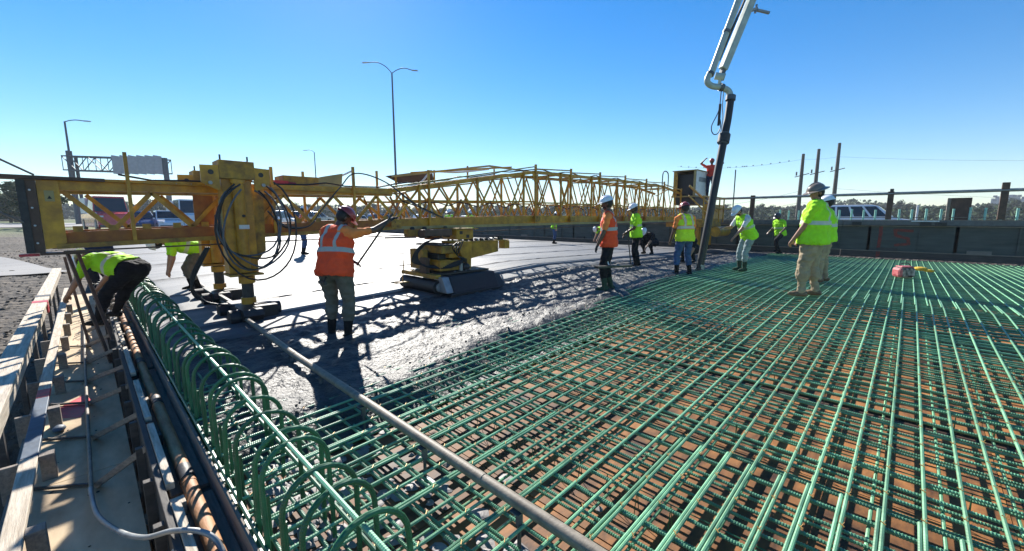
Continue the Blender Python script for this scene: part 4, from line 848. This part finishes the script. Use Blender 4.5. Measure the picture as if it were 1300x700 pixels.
# 12 second bent
person('man in grey trousers and lime sleeves stooping behind the rear leg of the paver', (1.55,10.8,.08), R(182),
  dict(lean=72, hip=.86, hipx=-.1, head=100, feet=[(.0,.16,0),(.05,-.18,0)], hands=[(.5,.16,.18),(.46,-.14,.18)]), 'lime','grey_trousers','boots_black','vest_lime_plain','helmet_white','skin')
# 13 worker on top of the power unit
person('man in red vest raising both arms on top of the power unit', (20.6,6.9,2.55), R(200),
  dict(lean=5, hip=.93, head=5, hands=[(.15,.32,1.72,-.2,.8,.2),(.15,-.3,1.74,-.2,-.8,.2)]), 'red_shirt','navy','boots_black',None,'helmet_red','skin_dark')
# 14 navy man far left
person('man in navy shirt with grey helmet working beyond the bent man on the left edge', (.15,14.2,-.4), R(-60),
  dict(lean=30, hip=.9, hipx=-.1, head=50, hands=[(.45,.2,.6),(.45,-.2,.6)]), 'navy','black_cloth','boots_black',None,'helmet_white','skin')
for q, (x, y, v_, lb) in enumerate([(13.1,17.0,'vest_lime','man in lime vest glimpsed through the truss left of the tall splice post'),(14.2,16.8,'vest_lime_plain','man in plain lime vest glimpsed through the truss beside the other lime vest'),(18.5,14.5,'vest_lime','man in lime vest glimpsed through the right bays of the truss'),(5.6,16.2,'vest_orange','man in orange vest glimpsed through the truss above the carriage')]):
    person(lb, (x,y,deck(x)+.06), R(200+50*q), dict(lean=8, hip=.93, head=15), 'lime' if 'lime' in v_ else 'orange_sleeve', 'jeans','boots_black', v_, 'helmet_white','skin')
# ------------------------------------------------------------ cooler with yellow glove
ck = thing('water_jug', 'pink, black and grey water jug sitting on the green mat', 'jug', (13.4,-.02,deck(13.4)+.01), R(35)); ck.scale = (.62,.62,.72)
MB().box((-.2,-.26,0),(.2,.26,.33)).build('body', 'camo', ck, bevel=.07); MB().box((-.215,.13,.0),(.215,.29,.32)).build('pink_end', 'pinkpaint', ck, bevel=.08); MB().box((-.18,-.22,.325),(.18,.2,.37)).build('lid', 'pinkpaint', ck, bevel=.03)
MB().tube(spline([(0,-.2,.35),(0,-.12,.45),(0,.1,.45),(0,.18,.35)],5), .015, 8).build('handle', 'black', ck, True)
yg = tag(MB().ell((0,0,.03),(.11,.14,.05),14,8).ell((-.05,-.15,.0),(.06,.11,.035),10,6).ell((.04,.13,.02),(.05,.09,.04),10,6).build('yellow_rag', 'yellowcloth', smooth=True, loc=(14.0,-.30,deck(14.0)+.16)), 'yellow cloth draped behind the pink water jug', 'cloth')
# ------------------------------------------------------------ barrier form wall on the right
WX = 22.2
bw = thing('barrier_form', 'long dark form wall with pale ledges and a red paint mark behind the bar mat', 'form wall', (WX,0,0))
y = -16
while y < 46:
    MB().box((.0,y+.006,.30),(.03,y+2.54,1.36)).build('form_panel', 'blackform', bw); y += 2.44
for a in range(-16, 46, 6):
    MB().box((-.06,a+.01,.02),(.0-.002,a+5.99,.27)).build('kicker_board', 'lumber_dark', bw); MB().box((-.09,a+.01,.275),(.0-.002,a+5.99,.305)).build('ledge', 'lumber_old', bw)
    MB().box((-.10,a+.01,1.27),(-.002,a+5.99,1.30)).build('ledge', 'lumber_old' , bw); MB().box((-.13,a+.01,1.325),(.12,a+5.99,1.50)).build('top_waler', 'darkgrey', bw); MB().box((-.05,a+.01,1.503),(.10,a+5.99,1.53)).build('top_strip', 'galv', bw)
y = -15
while y < 44: MB().box((-.05,y,.31),(-.003,y+.05,1.26)).build('stud', 'blackform', bw); MB().box((-.075,y+.6,.306),(-.003,y+1.2,.42)).build('tie_block', 'lumber_dark' if rnd.random()<.6 else 'lumber_old', bw); y += 2.44
for yy in (1.4,-1.0,-.6): MB().box((-.2,yy,1.30),(-.132,yy+.3,1.44)).build('clamp', 'black', bw); 
MB().box((-.16,-.8,1.50),(-.131,-.05,1.46)).build('clamp_bar', 'white', bw)
# red spray marks: an upright line and a scrawled figure
def ribbon(pts, w_): 
    m_ = MB()
    for a, b in zip(pts, pts[1:]): 
        d_ = Vector((b[0]-a[0], b[1]-a[1])); n_ = Vector((-d_.y,d_.x)).normalized()*w_/2; e_ = d_.normalized()*w_*.3
        m_.prism([(a[0]-e_.x+n_.x,a[1]-e_.y+n_.y),(a[0]-e_.x-n_.x,a[1]-e_.y-n_.y),(b[0]+e_.x-n_.x,b[1]+e_.y-n_.y),(b[0]+e_.x+n_.x,b[1]+e_.y+n_.y)], -.006-.001*len(m_.v)/8, -.0035, 'X')
    return m_
ribbon([(.80,1.24),(.79,.9),(.81,.45)], .11).build('red_mark', 'redspray', bw); MB().box((-.066,.74,.03),(-.0615,.86,.26)).build('red_mark', 'redspray', bw)
ribbon([(-.12,1.10),(.38,1.13),(.34,.92),(-.02,.80),(-.06,.60),(.32,.54)], .10).build('red_mark', 'redspray', bw)
dl = thing('barrier_dowels', 'row of green upright bars rising behind the dark form wall', 'rebar', (WX+.9,0,0))
dm = MB().tube([(0,0,1.2),(0,0,1.97)], .036, 8).mesh('dowel', 'mint', True)
y = 4.5
while y > -16: link('dowel', dm, dl, (rnd.uniform(-.03,.03), y+rnd.uniform(-.03,.03), rnd.uniform(-.03,.03))); y -= .38
MB().bar((0,5,1.62),(0,-16,1.62),.03,.03).build('tie_bar', 'galv', dl); MB().box((-.25,-16,.4),(.3,5,1.28)).build('barrier_core', 'paste', dl)
gl = thing('pipe_railing', 'grey pipe handrail on dark posts above the form wall', 'railing', (WX-.3,0,0))
MB().tube([(0,9,2.54),(0,-2.8,2.54)], .055, 12).build('rail', 'grey', gl, True); MB().tube([(0,-2.8,2.54),(0,-16,2.54)], .055, 12).build('rail', 'grey', gl, True)
for yy, z_ in ((.62,2.62),(-2.25,2.80),(5.4,2.65),(-6.5,2.6),(-11,2.6)): MB().box((-.05,yy-.09,1.54),(.07,yy+.09,z_)).build('post', 'brown', gl, bevel=.01)
MB().box((-.045,.55,2.62),(.05,.66,2.72)).build('post_cap', 'dark', gl)
tag(MB().box((WX+1.0,-1.62,.9),(WX+1.35,-1.08,2.36)).build('steel_column', 'brown', bevel=.01), 'wide brown and black steel column stub standing under the pipe handrail', 'column')
tag(MB().box((WX+1.0,-1.08+.002,.9),(WX+1.2,-.98,2.36)).build('timber_post', 'lumber_old', bevel=.01), 'pinkish timber edge strip on the left of the wide column stub', 'post')
cn = thing('barrier_post', 'small white upright marker behind the green bars', 'marker', (WX+3,-.2,.8)); MB().tube([(0,0,0),(0,0,1.35)],.04,8).build('stem','white',cn,True); MB().box((-.15,-.15,0),(.15,.15,.04)).build('base','black',cn)
# ------------------------------------------------------------ vehicles
def car(label, cat, loc, rz, paint, kind='suv', group=None):
    o = thing('parked_car' if kind != 'truck' else 'truck', label, cat, loc, rz, group)
    L_ = {'suv':4.9,'sedan':4.7,'pickup':5.6,'truck':7.0}[kind]; W_ = {'truck':1.2}.get(kind,.93); H_ = {'suv':1.75,'sedan':1.45,'pickup':1.85,'truck':3.0}[kind]; bl = {'truck':1.5}.get(kind, H_*.56); x0 = -L_/2; x1 = L_/2
    low = [(x0,.45),(x0+.02,bl-.12),(x0+.12,bl)] 
    if kind == 'truck': low += [(x1-.5,bl+.1),(x1-.08,bl-.05),(x1,.5)]
    else: low += [(x1-1.25,bl),(x1-.35,bl-.14),(x1-.05,bl-.32),(x1,.42)]
    low += [(x1-.1,.28),(x0+.1,.30)]
    MB().prism(low, -W_, W_).build('body', paint, o, bevel=.06)
    if kind == 'suv': top_ = [(x0+.10,bl+.002),(x0+.28,H_-.05),(x0+.6,H_),(x1-2.2,H_),(x1-1.9,H_-.08),(x1-1.15,bl+.002)]
    elif kind == 'sedan': top_ = [(x0+.7,bl+.002),(x0+1.25,H_),(x1-2.3,H_),(x1-1.3,bl+.002)]
    elif kind == 'pickup': top_ = [(x0+2.0,bl+.002),(x0+2.15,H_),(x1-2.2,H_),(x1-1.4,bl+.002)]
    else: top_ = [(x0+2.6,bl+.002),(x0+2.6,H_),(x1-2.0,H_),(x1-1.7,bl+.002)]
    n = len(top_); a = W_-.04; m_ = MB(); tp = max(p[1] for p in top_)
    def hw(z): return a-(z-bl)/(tp-bl)*.14
    m_.add([(p[0],-hw(p[1]),p[1]) for p in top_]+[(p[0],hw(p[1]),p[1]) for p in top_], [tuple(range(n)),tuple(range(2*n-1,n-1,-1))]+[(i,i+n,(i+1)%n+n,(i+1)%n) for i in range(n)]); m_.build('cabin', paint, o, bevel=.05)
    # side windows
    xa, xb = top_[0][0], top_[-1][0]; za, zb_ = bl+.06, tp-.10
    cuts = {'suv':4,'sedan':2,'pickup':2,'truck':1}[kind]
    for s_ in (-1,1):
        for q in range(cuts):
            def X(t, z): 
                f_ = (z-bl)/(tp-bl); xl = top_[0][0]+(top_[1][0]-top_[0][0])*f_+.10; xr = xb+(top_[-2][0]-xb)*f_-.14; return xl+(xr-xl)*t
            t0, t1 = q/cuts+.02, (q+1)/cuts-.02
            MB().add([(X(t0,za),s_*(hw(za)+.008),za),(X(t1,za),s_*(hw(za)+.008),za),(X(t1,zb_),s_*(hw(zb_)+.008),zb_),(X(t0,zb_),s_*(hw(zb_)+.008),zb_),(X(t0,za),s_*(hw(za)-.03),za),(X(t1,za),s_*(hw(za)-.03),za),(X(t1,zb_),s_*(hw(zb_)-.03),zb_),(X(t0,zb_),s_*(hw(zb_)-.03),zb_)], [(0,1,2,3),(7,6,5,4),(0,4,5,1),(1,5,6,2),(2,6,7,3),(3,7,4,0)]).build('window', 'glass', o)
    p0, p1 = top_[-1], top_[-2]; dx = p1[0]-p0[0]; dz = p1[1]-p0[1]
    MB().add([(p0[0]+dx*t+.012,y_*(hw(p0[1]+dz*t)-.08),p0[1]+dz*t+.012) for t, y_ in ((.1,-1),(.1,1),(.9,1),(.9,-1))], [(0,1,2,3)]).build('windscreen', 'glass', o)
    for xw in ((x0+.95),(x1-.95)):
        for s_ in (-1,1):
            rw = .36 if kind != 'truck' else .5
            t_ = MB().tube([(xw,s_*(W_-.20),rw),(xw,s_*(W_+.015),rw)], rw, 20).build('wheel', 'black', o, True); MB().tube([(xw,s_*(W_+.016),rw),(xw,s_*(W_+.03),rw)], rw*.6, 14).build('rim', 'grey', t_)
    for s_ in (-1,1):
        MB().box((x1-.16,s_*(W_-.38),bl-.34),(x1-.0,s_*(W_-.05),bl-.20)).build('headlight', 'white', o, bevel=.02); MB().box((x0-.01,s_*(W_-.25),bl-.32),(x0+.05,s_*(W_-.06),bl-.08)).build('tail_light', 'red', o, bevel=.02)
        MB().box((xb-.25,s_*(W_+.01),bl+.0),(xb-.10,s_*(W_+.16),bl+.14)).build('mirror', paint, o, bevel=.02)
    MB().box((x1-.06,-W_+.1,.34),(x1+.03,W_-.1,.50)).build('bumper', 'darkgrey', o, bevel=.02)
    if kind == 'truck': MB().box((x0+.05,-W_+.02,bl+.01),(x0+2.5,W_-.02,2.9)).build('cargo_box', 'white', o, bevel=.02)
    return o
car('white people carrier with dark windows driving behind the barrier form on the right', 'van', (34.0,2.0,terrain(34,2.0)+.20), R(-90), 'paint_white', 'suv')
for q, (px_, Y_, pt, kd, rz_, lb) in enumerate([
    (3.9,63,'paint_red','sedan',180,'red car side on, far behind the red truck'),
    (1.6,53,'paint_red','truck',-86,'red truck with white box facing the camera behind the left bay of the truss'),
    (3.9,54,'paint_blue','suv',-88,'dark blue van facing the camera beside the red truck'),
    (5.6,52,'paint_white','pickup',-92,'white pickup facing the camera behind the second truss bay'),
    (7.6,53,'paint_white','truck',-90,'white truck facing the camera just left of the yellow leg'),
    (12.0,53,'paint_silver','suv',-80,'silver people carrier facing the camera right of the yellow leg'),
    (17.5,54,'paint_white','pickup',-84,'white pickup facing the camera left of the orange vested man'),
    (8.3,62,'paint_blue','pickup',0,'blue pickup side on, far behind the white pickup'),
    (14.0,63,'paint_silver','sedan',0,'silver sedan seen between the truss diagonals'),
    (10.9,57.5,'paint_white','suv',180,'white estate car seen through the truss, left of the pale pickup'),
    (17.2,58,'paint_white','pickup',0,'white pickup seen through the truss just left of the yellow leg'),
    (23.5,62,'paint_silver','suv',0,'silver car seen through the truss just right of the yellow leg'),
    (28.5,60,'paint_white','sedan',180,'white sedan seen through the truss left of the man with the raised arm'),
    (34.5,63,'paint_blue','suv',0,'blue car seen through the truss above the orange vested man'),
    (45.0,66,'paint_white','suv',0,'white car seen through the truss above the roller carriage'),
    (57.0,68,'paint_silver','sedan',0,'silver sedan far behind the right half of the truss')]):
    car(lb, 'car' if kd in ('suv','sedan') else kd, (px_,Y_,terrain(px_,Y_)+.08), R(rz_)+R(4), pt, kd)
# ------------------------------------------------------------ poles, gantry, wires
def lamp(label, loc, h, heads, r0=.13, name='street_lamp'):
    o = thing(name, label, 'street lamp', loc)
    MB().tube([(0,0,0),(0,0,h)], r0, 12, radii=[r0,r0*.55]).build('pole', 'darkgrey', o, True); MB().tube([(0,0,0),(0,0,.25)], r0*1.6, 12).build('base', 'darkgrey', o, True)
    for (dx, dy, up, drop) in heads:
        d_ = Vector((dx,dy,0)); a = MB().tube(spline([(0,0,h-.05),d_*.25+Vector((0,0,h+up*.6)),d_*.6+Vector((0,0,h+up)),d_+Vector((0,0,h+up-drop))],6), .05, 8).build('arm', 'darkgrey', o, True)
        e_ = d_.normalized(); MB().bar(d_*.97+Vector((0,0,h+up-drop)), d_*.97+e_*.75+Vector((0,0,h+up-drop-.04)), .28, .10).build('lamp_head', 'grey', o, bevel=.03)
    return o
RV = Vector((math.cos(R(46.1)), -math.sin(R(46.1)), 0))
def arm_(s_): v_ = RV*s_; return v_.x, v_.y
bx = (28.08,47.44); lamp('tall twin arm street lamp rising behind the middle of the truss', (*bx,terrain(*bx)), 19.2-terrain(*bx), [(*arm_(-2.9),1.2,.0),(*arm_(2.5),.55,.25)], .16)
bx = (36.8,95.7); lamp('distant single arm street lamp left of the tall twin arm lamp', (*bx,terrain(*bx)), 15.9-terrain(*bx), [(*arm_(-1.7),.5,.1)], .16)
bx = (-.28,67.9); lamp('single arm street lamp standing by the sign gantry on the far left', (*bx,terrain(*bx)), 12.1-terrain(*bx), [(*arm_(2.1),.15,.1)], .15)
gy = thing('sign_gantry', 'steel lattice sign gantry over the road at the far left', 'sign gantry', (0,0,0))
ga = Vector((-.9,67.6,0)); gb = Vector((6.9,59.4,0)); gn = Vector((.66,.74,0))*.9
for off in (Vector((0,0,0)), gn):
    for z_ in (6.85, 8.35): MB().bar(ga+off+Vector((0,0,z_)), gb+off+Vector((0,0,z_-.35)), .13,.13).build('chord', 'darkgrey', gy)
    for k in range(9):
        p_ = ga.lerp(gb,k/8)+off; MB().bar(p_+Vector((0,0,6.85-.35*k/8)), p_+Vector((0,0,8.35-.35*k/8)), .07,.07).build('web_post', 'darkgrey', gy)
        if k < 8: q_ = ga.lerp(gb,(k+1)/8)+off; z0_, z1_ = (6.85,8.35) if k % 2 else (8.35,6.85); MB().bar(p_+Vector((0,0,z0_-.35*k/8)), q_+Vector((0,0,z1_-.35*(k+1)/8)), .07,.07).build('lattice', 'darkgrey', gy)
MB().tube([ga+Vector((.6,-.3,terrain(0,67))), ga+Vector((.6,-.3,8.9))], .27, 14).build('column', 'darkgrey', gy, True); MB().tube([ga+gn*1.3+Vector((.3,-.1,terrain(0,67))), ga+gn*1.3+Vector((.3,-.1,8.5))], .16, 12).build('column', 'darkgrey', gy, True)
MB().tube([gb+Vector((0,0,0)), gb+Vector((0,0,8.1))], .25, 12).build('column', 'darkgrey', gy, True)
sp_ = MB(); a_ = ga.lerp(gb,.50)-gn*.25; b_ = ga.lerp(gb,.985)-gn*.25
for k in range(6): sp_ = MB(); p_ = a_.lerp(b_,k/6); q_ = a_.lerp(b_,(k+.985)/6); sp_.add([p_+Vector((0,0,6.4)),q_+Vector((0,0,6.3)),q_+Vector((0,0,8.25)),p_+Vector((0,0,8.4))]+[v_+gn*.06 for v_ in (p_+Vector((0,0,6.4)),q_+Vector((0,0,6.3)),q_+Vector((0,0,8.25)),p_+Vector((0,0,8.4)))], [(0,1,2,3),(7,6,5,4),(0,4,5,1),(1,5,6,2),(2,6,7,3),(3,7,4,0)]).build('sign_panel', 'signback', gy)
tops = []
for (x, y, h, lb) in ((98.9,16.2,14.0,'leftmost and shortest of the three utility poles'),(101.1,14.1,14.95,'middle of the three utility poles'),(104.0,11.3,16.1,'tallest and rightmost of the three utility poles')):
    o = thing('utility_pole', lb+' beyond the form wall', 'utility pole', (x,y,0)); z_ = terrain(x,y)
    MB().tube([(0,0,z_),(0,0,h)], .3, 10, radii=[.42,.26]).build('pole', 'lumber_dark', o, True)
    MB().bar((-.5,1.0,h*.5+2.6),(.2,-1.2,h*.5+3.2),.15,.15).build('cross_arm', 'brown', o); MB().tube([(-.2,.8,h*.5+2.9),(-.2,.8,h*.5+3.6)], .14, 10).build('transformer', 'darkgrey', o, True)
    tops.append((x,y,h))
for k, (za_, zb2, lb) in enumerate([(14.3,14.8,'upper utility wire with small markers left of the poles'),(5.4,8.7,'lower drooping utility wire running left of the poles'),(4.2,6.4,'lowest faint utility wire above the tree line')]):
    o = MB().tube(sag((92,38,za_-1.5),(98.9,16.2,zb2-1.8),.9,20), .02 if k else .015, 5); o.tube(sag((98.9,16.2,zb2-1.8),(104,11.3,zb2-1.3),.2,8), .015, 5); o.tube(sag((104,11.3,zb2-1.3),(118,-60,zb2-4.6),1.6,24), .015, 5)
    tag(o.build('power_line', 'dark', smooth=True), lb, 'power line')
mk = thing('bird', 'bird', 'bird'); bpy.data.objects.remove(mk)
bmh = MB().ell((0,0,0),(.08,.16,.09),8,6).mesh('bird', 'dark', True); head_m = MB().ell((0,.24,.12),(.09,.1,.09),8,6).mesh('head', 'dark', True)
line = sag((92,38,12.8),(98.9,16.2,13.0),.9,60)
for i in list(range(2,58,4))+[19,27,33,35]:
    o = link('bird', bmh, None, tuple(line[i]+Vector((0,0,.14)))); tag(o, 'small dark bird perched on the upper wire left of the poles', 'bird', 'birds perched on the upper wire')
tag(MB().tube(sag((60,-4,33.5),(70,-45,28.5),.5,20), .05, 5).build('power_line', 'dark', smooth=True), 'single dark wire crossing the sky at the top right corner', 'power line')
# ------------------------------------------------------------ trees and far buildings
def tree_mesh(seed, h, wd, mname, leafs=260, ls=.55, conif=False):
    r_ = random.Random(seed); tr = MB().tube([(0,0,0),(r_.uniform(-.1,.1),0,h*.4),(r_.uniform(-.3,.3),r_.uniform(-.3,.3),h*.85)], .1, 6, radii=[.035*h,.022*h,.006*h])
    cl = []
    for k in range(11): a = r_.uniform(0,6.28); q = r_.random(); z_ = h*(.32+.6*q); rr_ = wd*(.62 if q < .6 else .35)*r_.uniform(.3,1); cl.append((rr_*math.cos(a), rr_*math.sin(a), z_, wd*r_.uniform(.28,.45)))
    for c_ in cl: tr.tube([(0,0,h*.35),(c_[0]*.9,c_[1]*.9,c_[2])], .02*h, 4, radii=[.014*h,.004*h])
    lf = MB()
    for k in range(leafs):
        c_ = r_.choice(cl); v_ = Vector((r_.gauss(0,1),r_.gauss(0,1),r_.gauss(0,.8))).normalized()*c_[3]*r_.random()**.4; p_ = Vector(c_[:3])+v_
        n_ = (v_.normalized()+Vector((r_.uniform(-.7,.7),r_.uniform(-.7,.7),r_.uniform(-.2,.9)))).normalized(); x_, y_ = frame(n_); s_ = ls*r_.uniform(.5,1.2)
        lf.add([p_+x_*s_,p_+y_*s_*.8,p_-x_*s_,p_-y_*s_*.8], [(0,1,2,3)])
    return tr.mesh('trunk','bark'), lf.mesh('crown', mname)
variants = [tree_mesh(i, 9+1.5*(i%3), 3.2+.5*(i%2), 'leaf' if i < 3 else 'leaf2', 1500, .30) for i in range(6)]
tg_ = 0
for (az0, az1, d0, d1, n_, hs, lb, pool) in ((-50.5,-47.9,70,110,9,.80,'dark green tree in the clump left of the truss end',(0,1,2)),(-45,-26,190,260,50,.66,'tree in the distant row seen through the left half of the truss',(3,4,5)),(25,52.5,200,290,100,.58,'tree in the distant row behind the right side of the site',(0,3,4,5)),(0,25,200,270,34,.7,'tree in the distant row behind the right half of the truss',(3,4,5)),(-26,0,200,270,30,.7,'tree in the distant row behind the middle of the truss',(3,4,5))):
    for k in range(n_):
        az = R(46.1+az0+(az1-az0)*(k+rnd.random())/n_); dd = rnd.uniform(d0,d1); x, y = dd*math.sin(az), dd*math.cos(az); v_ = variants[rnd.choice(pool)]; sc = hs*rnd.uniform(.7,1.1)*(dd/190)**.35*(1 if d0 > 100 else .85)
        o = thing('tree', lb, 'tree', (x,y,terrain(x,y)-.3), rnd.uniform(0,6.28), lb.replace('tree in','trees in')); o.scale = (sc*1.35,sc*1.35,sc); link('trunk', v_[0], o); link('crown', v_[1], o)
# low scrub under the trees
sb = MB(); 
for k in range(24000):
    az = R(46.1+rnd.choice([rnd.uniform(-52,-47.5), rnd.uniform(-45,53), rnd.uniform(-45,53), rnd.uniform(20,53)])); dd = rnd.uniform(150,245); x, y = dd*math.sin(az), dd*math.cos(az); s_ = rnd.uniform(.25,.65)
    n_ = Vector((rnd.uniform(-1,1),rnd.uniform(-1,1),rnd.uniform(.0,1))).normalized(); x_, y_ = frame(n_); p_ = Vector((x,y,terrain(x,y)+rnd.random()**1.3*3.6)); sb.add([p_+x_*s_,p_+y_*s_,p_-x_*s_,p_-y_*s_], [(0,1,2,3)])
tag(sb.build('scrub', 'leaf2'), 'low green scrub below the distant rows of trees', 'bushes', kind='stuff')
wb = MB()
for k in range(40000):
    az = R(46.1+rnd.uniform(-53,60)); dd = rnd.uniform(300,420); x, y = dd*math.sin(az), dd*math.cos(az); s_ = rnd.uniform(.6,1.3); top_ = 8+5*noise.noise(Vector((x*.02,y*.02,0)))
    n_ = Vector((rnd.uniform(-1,1),rnd.uniform(-1,1),rnd.uniform(.0,1))).normalized(); x_, y_ = frame(n_); p_ = Vector((x,y,terrain(x,y)+rnd.random()*top_)); wb.add([p_+x_*s_,p_+y_*s_,p_-x_*s_,p_-y_*s_], [(0,1,2,3)])
tag(wb.build('far_woodland', 'leaf2'), 'far woodland along the horizon', 'woods', kind='stuff')
for (px_, w_, h_, lb) in ((1262,6.5,17.4,'left of the three distant grey tower blocks on the right horizon'),(1280,9,18.4,'middle of the three distant grey tower blocks on the right horizon'),(1296.5,9.5,16.6,'widest distant grey block at the right picture edge')):
    az = R(46.1)+math.atan((px_-650)/525); dd = 520; x, y = dd*math.sin(az), dd*math.cos(az)
    o = thing('tower_block', lb, 'building', (x,y,0), -az); MB().box((-w_/2,0,0),(w_/2,16,h_)).build('wall', 'bldg', o); MB().box((-w_/6,3,h_+.01),(w_/6,10,h_+1.8)).build('roof_house', 'bldg', o)
    wmesh = MB().box((-1.1,-.12,-.8),(1.1,-.02,.8)).mesh('window','bwin')
    for i in range(int(w_/4)):
        for j in range(6): link('window', wmesh, o, (-w_/2+2+4*i,0,3+3.2*j))
# ------------------------------------------------------------ air
hz = MB().box((-620,-620,-8),(1100,1100,60)).build('haze', 'white'); hz.data.materials.clear()
hm_ = bpy.data.materials.new('haze_air'); hm_.use_nodes = True; N, L = nodes(hm_); N.remove(N['Principled BSDF']); v_ = N.new('ShaderNodeVolumePrincipled'); v_.inputs['Density'].default_value = .0005; v_.inputs['Color'].default_value = (.86,.92,1,1); L.new(v_.outputs[0], N['Material Output'].inputs['Volume']); hz.data.materials.append(hm_)
hz['kind'] = 'stuff'; hz['label'] = 'pale summer haze over the far trees and buildings'
